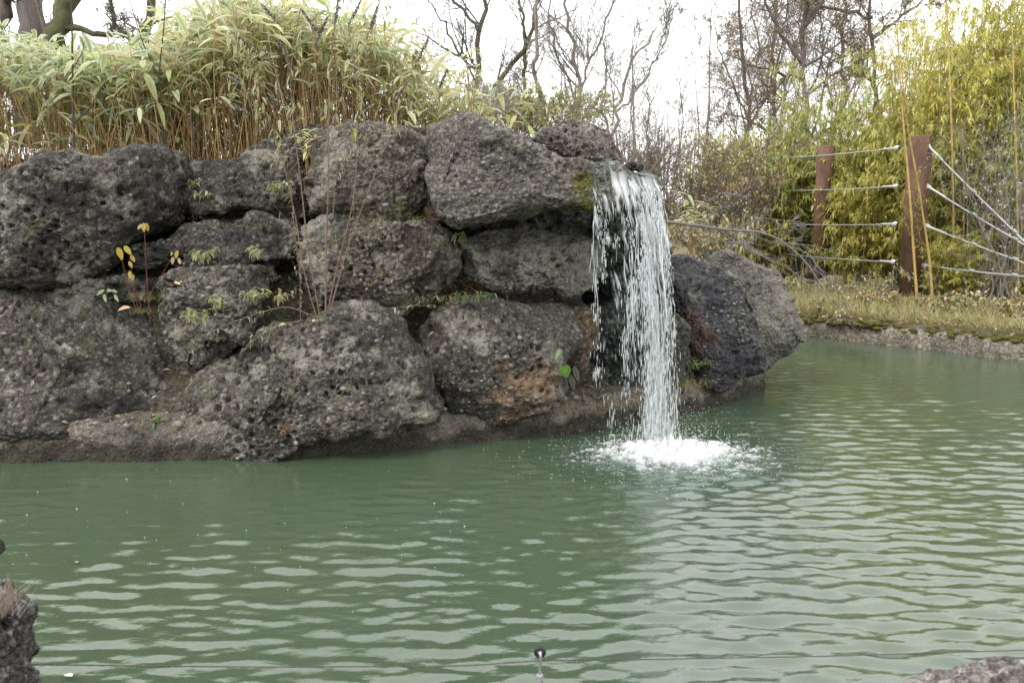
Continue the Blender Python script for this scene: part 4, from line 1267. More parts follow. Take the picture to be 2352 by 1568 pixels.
tree('mossy_tree', 'forked mossy trunk in the upper left beside the grey one',
     [([(135, 330), (128, 120), (130, 45), (165, -20), (190, -120)], 15.5, .17, .15), ([(130, 60), (190, 70), (250, 85), (275, 60), (250, 20), (262, -40)], 15.5, .06, .035)],
     [G(6, .3, (40, 70), .3, .35, .1, .2), G(6, .2, (30, 60), .5, .5, .0, .15), G(5, .2, (30, 60), .5, .6, .0, .15)], 511, M_BARKM, M_BARK)
tree('gnarled_tree', 'twisted mossy limb with fine twigs above the bamboo, left of centre',
     [([(420, 330), (400, 200), (330, 90), (335, 60), (352, 20), (345, -60)], 15, .10, .06), ([(330, 80), (300, 95), (270, 60), (240, 30)], 15, .04, .01)],
     [G(14, .3, (35, 75), .35, .4, .1, .22), G(9, .15, (30, 65), .5, .5, .05, .18), G(6, .2, (30, 60), .5, .6, .0, .15)], 512, M_BARKM, M_BARK)

tree('broad_tree', 'pale mass of fine twigs between the two darker trees right of centre',
     [([(1780, 480), (1778, 300), (1785, 150), (1775, 20), (1790, -120)], 32, .13, .06), ([(1778, 300), (1745, 180), (1735, 60), (1720, -40)], 32, .07, .03), ([(1780, 260), (1830, 140), (1840, 20), (1850, -80)], 32, .07, .03)],
     [G(18, .1, (25, 60), .34, .5, .15, .12), G(11, .12, (25, 60), .5, .5, .08, .12), G(7, .12, (25, 60), .6, .55, .05, .12)], 513, M_BARKP, leaves=(2500, BROWN, [3, 2, 3, 1], (.04, .075)))
tree('broad_tree', 'hazy fine twigged tree behind the bamboo at upper right',
     [([(1935, 480), (1930, 300), (1940, 150), (1930, 20), (1945, -120)], 33, .13, .06), ([(1930, 300), (1890, 180), (1880, 60), (1870, -40)], 33, .07, .03), ([(1932, 260), (1985, 140), (2000, 20)], 33, .07, .03)],
     [G(18, .1, (25, 60), .34, .5, .15, .12), G(11, .12, (25, 60), .5, .5, .08, .12), G(7, .12, (25, 60), .6, .55, .05, .12)], 514, M_BARKP, leaves=(2500, BROWN, [3, 2, 3, 1], (.04, .075)))

# twiggy shrubs beyond the rockwork
def shrub(u, Y, v0, v1, wide, seed, label, mat, leaves=None, n=16, name='bare_shrub', gens=None, cat='shrub', group=None):
    rr = np.random.default_rng(seed)
    tr = []
    for k in range(n):
        a, b = rr.normal(0, .25) * wide, rr.normal(0, .6) * wide
        vt = v0 + (v1 - v0) * rr.uniform(.6, 1)
        tr.append(([(u + a, v0), (u + .5 * (a + b) + rr.normal(0, 6), .5 * (v0 + vt)), (u + b, vt)], Y + rr.normal(0, .5), .018 * Y / 16, .005 * Y / 16))
    return tree(name, label, tr, gens or [G(10, .2, (20, 50), .35, .6, .2, .12), G(5, .2, (25, 50), .5, .7, .1, .12)], seed, mat, mat, cat, group, leaves, sides=4)
YG = [(.30, .31, .09), (.40, .37, .13), (.22, .25, .07), (.44, .36, .18)]
shrub(1180, 14.6, 320, 190, 130, 521, 'yellow green shrub behind the capstone, left of the straight sapling', M_BARKP, (6000, YG, [4, 3, 3, 1], (.035, .07)), 20, 'leafy_shrub')
shrub(1275, 15.0, 340, 210, 130, 522, 'thin leaved green shrub between the sapling and the grey tree', M_BARKP, (5000, YG, [4, 2, 4, 1], (.035, .07)), 18, 'leafy_shrub')
shrub(1120, 12.6, 300, 190, 70, 523, 'frosted bare brush at the back of the capstone top', simple_mat('frosted_twigs', (.26, .24, .22), .9, .3, 30.), None, 18)
shrub(1480, 18.0, 470, 290, 150, 524, 'grey bare brush directly right of the waterfall crest', M_BARKP, (700, BROWN, [2, 3, 1, 2], (.04, .07)), 22)
shrub(1610, 18.5, 560, 340, 150, 525, 'brush with rusty leaves right of the waterfall', M_BARK, (1900, BROWN + [(.36, .28, .08)], [3, 3, 2, 2, 2], (.05, .085)), 24)
shrub(1690, 20.0, 560, 320, 140, 526, 'brown leaved brush left of the bamboo thicket', M_BARK, (2300, BROWN, [3, 3, 3, 2], (.05, .085)), 24)
shrub(1560, 24.0, 520, 330, 190, 527, 'hazy brown brush in the distance behind the falling water', M_BARK, (1500, BROWN, [3, 3, 3, 2], (.05, .09)), 24)
shrub(1375, 20.0, 440, 260, 150, 528, 'bare grey brush behind the pebbly boulder', M_BARKP, (900, YG, [2, 3, 1, 2], (.05, .08)), 20)
shrub(2300, 16.8, 700, 130, 160, 529, 'tangled frosted bramble stems hanging over the cables at right', M_BARKP, (700, [(.30, .27, .22), (.40, .38, .34)], [1, 1], (.03, .06)), 16, 'bramble', [G(8, .15, (25, 70), .35, .6, -.05, .2), G(4, .2, (25, 60), .5, .7, -.05, .2)])
shrub(1640, 14.4, 600, 500, 110, 530, 'low frosted weeds behind the wet boulder right of the falls', M_BARKP, (1500, YG + BROWN, [1, 1, 1, 1, 1, 1, 1, 1], (.06, .11)), 24, 'weeds', cat='weeds')

for j, (u, wd, lab) in enumerate([(1905, 70, 'reddish undergrowth on the bank left of the near rust post'), (2010, 70, 'brown weeds at the foot of the near rust post'), (2130, 80, 'dry weeds with russet leaves right of the near rust post'), (2240, 90, 'tangled brown undergrowth below the slanting cables'), (2340, 80, 'dense brown undergrowth at the right edge of the bank')]):
    shrub(u, 15.9 - .25 * j, 742 + 6 * j, 690 - 4 * j, wd, 550 + j, lab, M_BARK, (1300, BROWN + [(.32, .20, .10), (.22, .25, .06), (.36, .36, .12)], [3, 3, 2, 2, 2, 3, 3], (.05, .09)), 12, 'undergrowth', cat='undergrowth', group='undergrowth along the far bank')

for j, (u, lab) in enumerate([(1835, 'pale weeds at the foot of the far rust post, on its left'), (1935, 'green and brown weeds between the feet of the two rust posts'), (2025, 'leafy weeds just left of the near post foot'), (2150, 'leafy weeds behind the canes at the near post foot'), (2235, 'weedy growth below the lowest slanting cable'), (2325, 'rank weeds under the cables at the right edge')]):
    shrub(u, 18.6 - .15 * j, 690 + 2 * j, 640 if j < 3 else 600, 75, 560 + j, lab, M_BARKP, (1500, YG + BROWN, [4, 3, 3, 2, 1, 2, 1, 1], (.05, .10)), 16, 'weeds', cat='weeds', group='weeds along the fence foot')

# far wood closing the view: one mass
def far_wood():
    rr = np.random.default_rng(541)
    n = 200
    x, y = rr.uniform(-30, 50, n), rr.uniform(42, 75, n)
    h = rr.uniform(5, 10, n) * (1 + .35 * vnoise(np.stack([x * .12, y * .1, 0 * x], -1), 4))
    P = np.zeros((n, 6, 3)); k = np.linspace(0, 1, 6)
    P[..., 0] = x[:, None] + rr.normal(0, .5, (n, 1)) * k + rr.normal(0, .08, (n, 6))
    P[..., 1] = y[:, None]
    P[..., 2] = .5 + h[:, None] * k
    Rr = rr.uniform(.05, .13, (n, 1)) * np.linspace(1, .2, 6)
    g1 = grow(P, Rr, 10, rr, .15, 1, (25, 60), .32, .5, .2, .12, 4)
    g2 = grow(g1[0], g1[1], 5, rr, .15, 1, (25, 60), .5, .55, .1, .12, 3)
    V, Fq = join(tubes(P, Rr, 4), tubes(g1[0], np.maximum(g1[1], .012), 3), tubes(g2[0], np.maximum(g2[1], .008), 3))
    thing('far_wood', V, Fq, M_BARKP, label='pale bare wood far behind the pond', kind='stuff', cat='wood', origin=(0, 55, 0))
far_wood()

# ================================================================== CABLE FENCE
M_RUST = simple_mat('rusted_steel', (.115, .058, .038), .7, .5, 3., .004, col2=(.19, .105, .070), stretch=(1, 1, .3))
M_RUST2 = simple_mat('rusted_steel_plate', (.17, .09, .068), .75, .35, 10., .003)
M_CABLE = simple_mat('galvanised_cable', (.36, .37, .37), .5, .3, 40., metal=.3)
M_TERM = simple_mat('galvanised_fitting', (.52, .53, .53), .45, .2, 25., metal=.3)

def post(u, v0, v1, Y, r, label, lugs=(), twin=0):
    b = at(u, v0, Y); zt = float(at(u, v1, Y)[2])
    b[2] = .15
    root = empty('fence_post', tuple(b), label, 'post', 'rust brown steel fence posts')
    n = 28
    prof = [(0, 0), (r, 0), (r, zt - b[2] - .012), (r - .012, zt - b[2]), (r - .02, zt - b[2]), (r - .02, zt - b[2] - .05), (0, zt - b[2] - .05)]
    def lathe(c, pr):
        a = np.linspace(0, 2 * math.pi, n, endpoint=False)
        V = np.array([[c[0] + q * math.cos(t), c[1] + q * math.sin(t), c[2] + z] for q, z in pr for t in a])
        i = np.arange(len(pr) * n).reshape(len(pr), n)
        return V, np.stack([i[:-1], np.roll(i[:-1], -1, 1), np.roll(i[1:], -1, 1), i[1:]], -1).reshape(-1, 4)
    V, Fq = lathe(b, prof)
    thing('pipe', V, Fq, M_RUST, parent=root)
    if twin:
        c = b + np.array([twin, .42, 0])
        V, Fq = lathe(c, [(q * .9, z * .985) for q, z in prof])
        thing('pipe', V, Fq, M_RUST, parent=root, smooth=False, label='second pipe standing close behind')
    for (lu, lv, side) in lugs:
        c = at(lu, lv, Y)
        d = np.array([[-.10, -.12], [.06, -.12], [.14, -.05], [.14, .05], [.06, .12], [-.10, .12]]) * np.array([side, 1])
        V = np.array([[c[0] + q[0], c[1] + s, c[2] + q[1]] for s in (-.025, .025) for q in d])
        Fq = [[0, 1, 2, 3], [3, 4, 5, 0], [9, 8, 7, 6], [6, 11, 10, 9]] + [[k, k + 6, (k + 1) % 6 + 6, (k + 1) % 6] for k in range(6)]
        thing('lug_plate', V, np.array(Fq), M_RUST2, parent=root, smooth=False)
    return root
RL = [(2112, 328), (2112, 424), (2110, 516), (2103, 607), (2103, 694)]
post(2085, 692, 312, 17.8, .195, 'near rust brown steel post where the cables are anchored', [(u, v, 1) for u, v in RL], twin=.28)
post(1880, 655, 335, 21.1, .195, 'far rust brown steel post left of the anchor post')
post(1816, 640, 350, 24.5, .19, 'farthest slim looking rust post half hidden by bamboo')

def cable(a, b, label, sag=.03, r=.014, term_a=False, term_b=False, clamps=()):
    a, b = np.array(a), np.array(b)
    k = np.linspace(0, 1, 16)[:, None]
    P = a * (1 - k) + b * k
    P[:, 2] -= (4 * k * (1 - k))[:, 0] * sag
    root = empty('fence_cable', tuple(a), label, 'cable', 'steel cables of the bank fence')
    V, Fq = tubes(P, r, 6)
    thing('wire', V, Fq, M_CABLE, parent=root)
    d = nrm(b - a)
    for on_, p, s in ((term_a, a, 1), (term_b, b, -1)):
        if on_:
            dd = d * s
            ts = np.array([-.02, .03, .09, .14, .26, .5])
            rs = np.array([.035, .062, .058, .034, .028, .020]) * .85
            V, Fq = tubes((p + dd * ts[:, None])[None], rs[None], 8)
            thing('socket', V, Fq, M_TERM, parent=root)
    for q in clamps:
        c = a + (b - a) * q
        V, Fq = tubes((c + d * np.array([-.06, -.05, .05, .06])[:, None])[None], np.array([[.01, .028, .028, .01]]), 6)
        thing('clamp', V, Fq, M_CABLE, parent=root)
NL = [(2064, 340), (2062, 428), (2060, 515), (2056, 602), (2052, 690)]
FL = [(1862, 355), (1862, 433), (1862, 512), (1860, 585), (1858, 655)]
ORD = ['topmost', 'second from top', 'middle', 'second from bottom', 'lowest']
for (nu, nv), (fu, fv), w in zip(NL, FL, ORD):
    a, b = at(nu, nv, 17.7), at(fu, fv, 20.9)
    cable(a, a + (b - a) * 1.95, f'{w} cable running from the near rust post to the far post', .04, .013, term_a=True)
RE = [(2475, 672), (2478, 634), (2480, 648), (2482, 646), (2480, 754)]
for (a_, b_, w) in zip(RL, RE, ORD):
    a, b = at(a_[0] + 14, a_[1] + 2, 17.75), at(b_[0], b_[1], 15.2)
    cable(a, b, f'{w} heavy cable slanting from the near rust post to the right edge', .02, .019, term_a=True, clamps=(.35, .62))

# ================================================================== FOREGROUND WIRE ON ITS PEG
pk = at(1240, 1530, 3.0)
root = empty('insulator_peg', (float(pk[0]), 3.0, .1), 'steel peg with a black ring insulator standing at the bottom centre', 'peg')
z1 = float(at(1240, 1548, 3.0)[2]); zr = float(at(1240, 1497, 3.0)[2])
M_STEEL = simple_mat('zinc_steel', (.42, .42, .44), .35, .25, 60., metal=.7)
V, Fq = tubes(np.array([[[pk[0], 3, .1], [pk[0], 3, z1 - .01], [pk[0], 3, z1 - .004], [pk[0], 3, z1], [pk[0], 3, z1 + .0005]]]), np.array([[.0125, .0125, .0135, .0125, .001]]), 14)
thing('sleeve', V, Fq, simple_mat('weathered_sleeve', (.26, .25, .27), .6, .4, 70.), parent=root)
rod = path([[pk[0], 3, z1 - .02], [pk[0], 3, z1 + .03], [pk[0] + .003, 2.985, zr - .01], [pk[0], 2.985, zr + .004], [pk[0], 3.0, zr + .006], [pk[0], 3.012, zr]], 18)
V, Fq = tubes(rod[None], np.full((1, 18), .0048), 10)
thing('hook', V, Fq, M_STEEL, parent=root)
a = np.linspace(0, 2 * math.pi, 33)
ring = np.stack([pk[0] + .0155 * np.cos(a), np.full(33, 3.0), zr + .0155 * np.sin(a)], -1)
V, Fq = tubes(ring[None], np.full((1, 33), .0070), 10)
ins = thing('ring', V, Fq, simple_mat('black_plastic', (.02, .021, .026), .45, .3, 40.), parent=root)
ring2 = np.stack([pk[0] + .020 * np.cos(a), np.full(33, 2.994), zr + .020 * np.sin(a)], -1)
V, Fq = tubes(ring2[None], np.full((1, 33), .0028), 6)
thing('rim', V, Fq, ins.data.materials[0], parent=ins)
wp = path(np.concatenate([at([-60, 75, 600, 1100, 1225], [1523, 1525, 1531, 1528, 1514], np.array([2.55, 2.62, 2.85, 2.98, 3.0])),
                          at([1255, 1500, 1900, 2352, 2500], [1516, 1513, 1506, 1492, 1487], np.array([3.0, 3.15, 3.35, 3.6, 3.7]))]), 60)
V, Fq = tubes(wp[None], np.full((1, 60), .0021), 6)
wire = thing('fence_wire', V, Fq, simple_mat('twisted_wire', (.08, .077, .07), .6, .3, 90., metal=.3), 'thin twisted wire strung across the bottom through the peg', 'wire')
rr = np.random.default_rng(12)
n = 190
q = np.r_[rr.uniform(.36, .495, 60), rr.uniform(.0, .12, 50), rr.uniform(0, .5, 80)]
pw = np.stack([np.interp(q * 59, np.arange(60), wp[:, k]) for k in range(3)], -1)
qq = np.interp(at(1240, 1514, 3.0)[0], wp[:, 0], np.arange(60)) - .6 - 6 * rr.random(60) ** 1.8
pw[:60] = np.stack([np.interp(qq, np.arange(60), wp[:, k]) for k in range(3)], -1)
w = rr.uniform(.0012, .003, n)
C = pal(rr, n, [(.30, .22, .03), (.16, .12, .03), (.05, .045, .03)], [3, 2, 3])
V, Ft, C = blobs(pw - np.array([0, 0, .001]), np.stack([w, w, w * 1.3], -1), rr, C)
thing('lichen_flecks', V, Ft, M_PEB, parent=wire, col=C, kind='stuff')
# dry grass on the frosted foreground rock
n = 90
P0 = at(rr.uniform(-30, 45, n), rr.uniform(1370, 1420, n), 2.14)
d = nrm(np.stack([rr.normal(.35, .35, n), rr.normal(0, .3, n), rr.uniform(.5, 1.2, n)], -1))
L = rr.uniform(.03, .08, n)[:, None, None]
P = P0[:, None, :] + d[:, None, :] * L * np.linspace(0, 1, 4)[None, :, None]
V, Fq = tubes(P, np.array([[.0009, .0008, .0006, .0002]]), 3)
thing('dry_grass', V, Fq, M_STEM, 'frosted dry grass tuft on the foreground rock at left', 'grass', kind='stuff', col=np.tile([.38, .31, .26], (len(V), 1)))

# ================================================================== PLANTS ON THE ROCKWORK
def stem_part(root, pts3, ra, rb, col, n=18, name='stem', sides=6):
    P = path(pts3, n)
    V, Fq = tubes(P[None], np.linspace(ra, rb, n)[None], sides)
    return P, thing(name, V, Fq, M_STEM, parent=root, col=np.tile(col, (len(V), 1)))

# --- tall dry shrub with seed heads (buddleia habit)
rr = np.random.default_rng(31)
root = empty('seed_head_shrub', tuple(at(742, 735, 8.35)), 'tall dry brown stemmed shrub with dark seed heads in front of the boulders', 'shrub')
ST = (.20, .135, .095)
stems = [
    ([(748, 728), (748, 560), (757, 400), (752, 250), (760, 120), (782, -30)], .0085, .003),
    ([(735, 728), (705, 560), (690, 400), (672, 290), (665, 150), (690, 20)], .0075, .003),
    ([(756, 722), (800, 560), (850, 430), (900, 300), (935, 190), (985, 80)], .007, .0025),
    ([(752, 725), (775, 600), (812, 480), (822, 330), (824, 200), (800, 60)], .0065, .0025),
    ([(728, 730), (700, 640), (680, 500), (640, 330), (600, 240), (530, 170)], .006, .002),
    ([(690, 735), (690, 640), (675, 520), (668, 420)], .0045, .002),
    ([(765, 500), (768, 420), (790, 370), (820, 310)], .006, .002),
    ([(670, 360), (640, 280), (590, 180), (535, 75)], .0045, .002),
    ([(757, 300), (800, 180), (850, 90), (870, 10)], .0045, .002),
    ([(700, 735), (640, 745), (570, 790)], .005, .003), ([(730, 740), (650, 800), (570, 915)], .006, .003),
    ([(735, 733), (660, 700), (590, 720), (520, 745), (430, 790)], .005, .002), ([(745, 735), (820, 715), (920, 705), (1000, 700)], .0035, .0015)]
Ps = []
for k, (pts, ra, rb) in enumerate(stems):
    Yk = np.linspace(8.35, 8.35 + rr.uniform(-.25, .45), len(pts)) if k < 9 else np.full(len(pts), 8.3) - .25 * np.linspace(0, 1, len(pts))
    c = ST if k != 10 else (.34, .26, .20)
    P, _ = stem_part(root, at([p[0] for p in pts], [p[1] for p in pts], Yk), ra * 1.15, rb * 1.3, c)
    Ps.append(P)
A = np.array(Ps)
Q, Qr = grow(A, np.full(A.shape[:2], .0045), 7, rr, .25, 1, (25, 60), .16, .45, .2, .12)
V, Fq = tubes(Q, np.maximum(Qr, .0011), 4)
thing('twigs', V, Fq, M_STEM, parent=root, col=np.tile(ST, (len(V), 1)), kind='stuff')
# little frosted leaf rosettes at the nodes
idx = np.repeat(np.arange(len(Q)), 5)
node = rr.integers(0, 6, len(idx))
pos = Q[idx, node] + rr.normal(0, .004, (len(idx), 3))
ex = np.repeat(np.arange(len(A)), 26); nd = rr.integers(2, 18, len(ex))
pos = np.r_[pos, A[ex, nd]]
n = len(pos)
d = nrm(rr.normal(0, 1, (n, 3)) + np.array([0, 0, .1]))
L = rr.uniform(.018, .05, n)
V, Fq, C = leaf_batch(pos, d, np.tile([0, 0, 1.], (n, 1)), L, L * .28, .6, pal(rr, n, [(.22, .24, .07), (.30, .30, .10), (.36, .30, .12), (.25, .17, .09)], [3, 3, 2, 2]), np.clip(rr.uniform(-.2, 1.1, n), 0, .95))
thing('rosettes', V, Fq, M_LEAF, parent=root, col=C, kind='stuff')
# larger yellow green leaves in the upper crown
up_ = A[[0, 1, 2, 3, 4, 7, 8]]
ex = rr.integers(0, 7, 330); nd = rr.integers(11, 18, 330)
pos = up_[ex, nd] + rr.normal(0, .05, (330, 3))
d = nrm(rr.normal(0, .8, (330, 3)) + np.array([0, 0, -.35]))
L = rr.uniform(.05, .11, 330)
V, Fq, C = leaf_batch(pos, d, np.tile([0, 0, 1.], (330, 1)), L, L * .26, .5, pal(rr, 330, [(.26, .29, .06), (.40, .36, .08), (.20, .24, .05)], [3, 2, 2]), rr.uniform(0, .9, 330))
thing('leaves', V, Fq, M_LEAF, parent=root, col=C, kind='stuff')
def seed_head(p0, p1, w):
    k = np.linspace(0, 1, 46)[:, None]
    axis = p0 * (1 - k) + p1 * k
    m = 46 * 6
    pos = np.repeat(axis, 6, 0) + rr.normal(0, 1, (m, 3)) * w * np.repeat(np.sin(np.linspace(.25, 2.9, 46)), 6)[:, None]
    s = rr.uniform(.003, .007, m)
    c = pal(rr, m, [(.10, .08, .065), (.18, .15, .125), (.42, .41, .38)], [4, 3, 2])
    V, Ft, C = blobs(pos, np.stack([s, s, s * 1.2], -1), rr, c)
    thing('seed_head', V, Ft, M_PEB, parent=root, col=C)
for (u0, v0, u1, v1) in [(535, 75, 590, 120), (520, 175, 562, 200), (530, 238, 572, 262), (600, 100, 640, 175), (690, 20, 735, 80), (665, 150, 640, 90), (782, -20, 768, 60), (870, 10, 850, 70), (985, 85, 960, 140),
                         (1028, 160, 1008, 205), (800, 60, 830, 0), (935, 190, 905, 235), (860, 240, 830, 262), (720, 110, 752, 40), (640, 55, 600, 10), (615, 215, 655, 250)]:
    Yk = 8.35 + rr.uniform(-.1, .45)
    seed_head(at(u0, v0, Yk), at(u1, v1, Yk), .008)

# --- bare saplings growing through the bamboo
for (pts, br, Y, lab) in [
    ([(168, 400), (167, 200), (165, 40), (163, -80)], [([(168, 290), (140, 265), (96, 245)], .012), ([(168, 285), (210, 245), (246, 180)], .014), ([(167, 160), (190, 120), (200, 60)], .007)], 9.9, 'straight dark sapling stem in front of the bamboo at far left'),
    ([(400, 370), (372, 300), (330, 240), (290, 200)], [([(372, 300), (390, 240), (384, 180)], .009)], 10.2, 'leaning thin dark stem in the bamboo left of centre'),
    ([(368, 200), (362, 178), (376, 80), (383, -60)], [([(362, 178), (330, 105), (300, 10), (290, -60)], .010)], 10.2, 'forked bare stem rising out of the bamboo leaves')]:
    P = at([p[0] for p in pts], [p[1] for p in pts], Y)
    if lab.startswith('forked'):
        P = np.concatenate([[[P[0, 0] + .05, Y, 2.3]], P])
    else:
        P[0, 2] = min(P[0, 2], 2.3)
    rt = empty('sapling', tuple(P[0]), lab, 'sapling')
    stem_part(rt, P, .016 if lab.startswith('straight') else .010, .006, (.075, .06, .05), name='stem')
    for b_, r_ in br:
        stem_part(rt, at([p[0] for p in b_], [p[1] for p in b_], Y), r_ * .8, r_ * .35, (.085, .066, .055), name='branch')

# --- seedling with drooping yellow leaves
rt = empty('yellow_leaf_seedling', tuple(at(345, 730, 8.5)), 'small seedling with a few drooping yellow leaves between the boulders', 'seedling')
RS = (.16, .05, .035)
tips = [([(345, 740), (337, 640), (331, 512)], .007), ([(315, 720), (292, 650), (274, 568)], .006), ([(318, 715), (308, 670), (300, 622)], .005), ([(342, 680), (372, 630), (404, 576)], .005), ([(330, 720), (310, 660), (296, 590)], .005)]
for pts, r_ in tips:
    stem_part(rt, at([p[0] for p in pts], [p[1] for p in pts], 8.45), r_ * .8, r_ * .35, RS, 12)
def leaf_part(root, u, v, Y, d, L, W, col, frost=.1, droop=.5, up=(0, -1, .3), name='leaf'):
    p = at(u, v, Y)
    vv, fq, c = leaf_batch(p[None], np.array([d], float), np.array([up], float), L, W, droop, np.array([col]), np.array([frost]), fold=.12)
    return link(name, mesh(name, vv - p, fq, M_LEAF, c), root, tuple(p - ORG[root.name]))
YL = (.62, .45, .06)
for (u, v, dx, dz, L, col) in [(330, 512, .1, -1, .12, YL), (326, 515, -.5, -.6, .09, (.6, .5, .25)), (336, 512, .2, -1, .11, (.55, .38, .05)), (270, 568, .35, -1, .17, (.72, .55, .05)), (285, 565, .7, -.7, .15, (.66, .50, .05)), (276, 570, 0, -1, .15, (.75, .6, .08)),
                               (300, 585, .6, -.9, .11, (.6, .42, .08)), (296, 600, .5, -.8, .10, (.58, .44, .12)), (298, 622, .1, -1, .11, (.62, .5, .1)), (306, 630, -.1, -1, .09, (.6, .48, .12)), (408, 575, -.25, -1, .11, (.55, .42, .06)),
                               (398, 590, -.2, -1, .10, (.62, .52, .3)), (410, 592, .3, -1, .09, (.66, .55, .32)), (396, 578, -.4, -.8, .06, (.6, .46, .2)), (400, 645, .4, -.3, .06, (.6, .38, .12))]:
    leaf_part(rt, u, v, 8.40, (dx, rr.uniform(-.4, .1), dz), L * .68, L * .36, tuple(.85 * q for q in col), .12, .1)
for (u, v, dx, dz) in [(245, 668, .6, .2), (238, 675, .3, -.5), (255, 668, .8, .1), (262, 676, .5, -.5), (240, 665, -.5, -.3)]:
    leaf_part(rt, u, v, 8.3, (dx, -.3, dz), .08, .03, (.22, .30, .06), .6, .2)

# --- two ivy leaves hanging beside the fall, and wilted brown ones
rt = empty('hanging_vine', tuple(at(1290, 800, 8.6)), 'vine with two bright green heart shaped leaves beside the falling water', 'vine')
stem_part(rt, at([1285, 1300, 1300, 1292], [760, 775, 800, 830], 8.55), .003, .002, (.18, .08, .06), 10)
def heart(root, u, v, Y, s, col, tilt, sq=1.0):
    a = np.linspace(0, 2 * math.pi, 25)[:-1]
    r = 1 - .38 * np.exp(-((a - math.pi / 2) / .28) ** 2) + .32 * np.exp(-((a - 1.5 * math.pi) / .5) ** 2)
    c, si = math.cos(tilt), math.sin(tilt)
    x, z = r * np.cos(a) * s * sq, r * np.sin(a) * s
    ring_ = np.stack([x * c - z * si, .25 * np.abs(x), x * si + z * c], -1)
    V = np.concatenate([[[0, 0, 0]], ring_ * .5 + np.array([0, -.006, 0]), ring_])
    F_ = [[0, 1 + k, 1 + (k + 1) % 24, 0] for k in range(24)]
    Ft = np.array([[0, 1 + k, 1 + (k + 1) % 24] for k in range(24)] + [[1 + k, 25 + k, 25 + (k + 1) % 24] for k in range(24)] + [[1 + k, 25 + (k + 1) % 24, 1 + (k + 1) % 24] for k in range(24)])
    p = at(u, v, Y)
    C = np.tile(col, (49, 1)); C[0] = np.array(col) * 1.4
    link('leaf', mesh('leaf', V, Ft, M_LEAF, C), root, tuple(p - ORG[root.name]))
heart(rt, 1298, 850, 8.3, .056, (.13, .26, .045), .25)
heart(rt, 1284, 812, 8.32, .055, (.30, .42, .22), -.5, .5)
for (u, v, dx) in [(1300, 870, -.1), (1310, 860, .25), (1285, 850, -.2), (1318, 840, .3)]:
    leaf_part(rt, u, v, 8.45, (dx, -.05, -1), .16, .055, (.10, .09, .085), .15, .0)

# --- fir seedling
rt = empty('fir_seedling', tuple(at(918, 508, 9.15)), 'tiny light green fir seedling standing on the pitted boulder', 'seedling')
P, _ = stem_part(rt, at([918, 919, 921], [512, 480, 452], 9.15), .004, .0015, (.20, .15, .06), 10)
br = [P]
for k in range(9):
    b0 = P[2 + int(k * .8)]
    a_ = k * 2.4
    e = b0 + np.array([math.cos(a_) * .10, math.sin(a_) * .09, .035]) * (1.15 - .07 * k)
    pp, _ = stem_part(rt, np.array([b0, .5 * (b0 + e) + np.array([0, 0, .012]), e]), .0022, .001, (.22, .22, .06), 10, 'branch', 4)
    br.append(pp)
B = np.array(br)
ex, nd = np.repeat(np.arange(len(B)), 110), rr.integers(1, 10, len(B) * 110)
pos = B[ex, nd] + (B[ex, np.maximum(nd - 1, 0)] - B[ex, nd]) * rr.random(len(ex))[:, None]
d = nrm(rr.normal(0, 1, pos.shape) + nrm(B[ex, nd] - B[ex, np.maximum(nd - 1, 0)]) * .8)
V, Fq, C = leaf_batch(pos, d, np.tile([0, 0, 1.], (len(pos), 1)), .022, .004, .0, pal(rr, len(pos), [(.24, .30, .08), (.16, .24, .06), (.36, .38, .18)], [3, 3, 1]), np.clip(rr.uniform(-.6, .6, len(pos)), 0, 1), big=False)
thing('needles', V, Fq, M_LEAF, parent=rt, col=C, kind='stuff')

# --- small frosted leafy sprigs on the rocks
def sprig(u, v, Y, size, n, seed, label, cols, frost=(.0, .9)):
    q = np.random.default_rng(seed)
    b = at(u, v, Y)
    rt = empty('leafy_sprig', tuple(b), label, 'sprig', 'small leafy sprigs on the rockwork')
    N = 6; k = np.linspace(0, 1, N)
    az, e = q.uniform(0, 6.28, n), q.uniform(.3, 1.0, n)
    P = b + np.stack([np.cos(az)[:, None] * k * size * e[:, None], np.sin(az)[:, None] * k * size * .7 * e[:, None] - .06 * k, (k - .4 * k ** 2)[None] * size * q.uniform(.4, 1.0, n)[:, None]], -1)
    V, Fq = tubes(P, np.linspace(.0022, .001, N)[None], 4)
    thing('stems', V, Fq, M_STEM, parent=rt, col=np.tile([.2, .15, .08], (len(V), 1)), kind='stuff')
    idx = np.repeat(np.arange(n), 9); t = q.uniform(.35, 1, len(idx)) * (N - 1.01); kk = t.astype(int)
    pos = P[idx, kk] + (P[idx, kk + 1] - P[idx, kk]) * (t - kk)[:, None]
    d = nrm(q.normal(0, .7, pos.shape) + np.array([0, -.2, -.1]))
    L = q.uniform(.035, .08, len(idx))
    V, Fq, C = leaf_batch(pos, d, np.tile([0, 0, 1.], (len(pos), 1)), L, L * .33, .4, pal(q, len(pos), cols, [1] * len(cols)), q.uniform(*frost, len(pos)))
    thing('leaves', V, Fq, M_LEAF, parent=rt, col=C, kind='stuff')
GY = [(.22, .27, .06), (.40, .37, .08), (.30, .30, .10)]
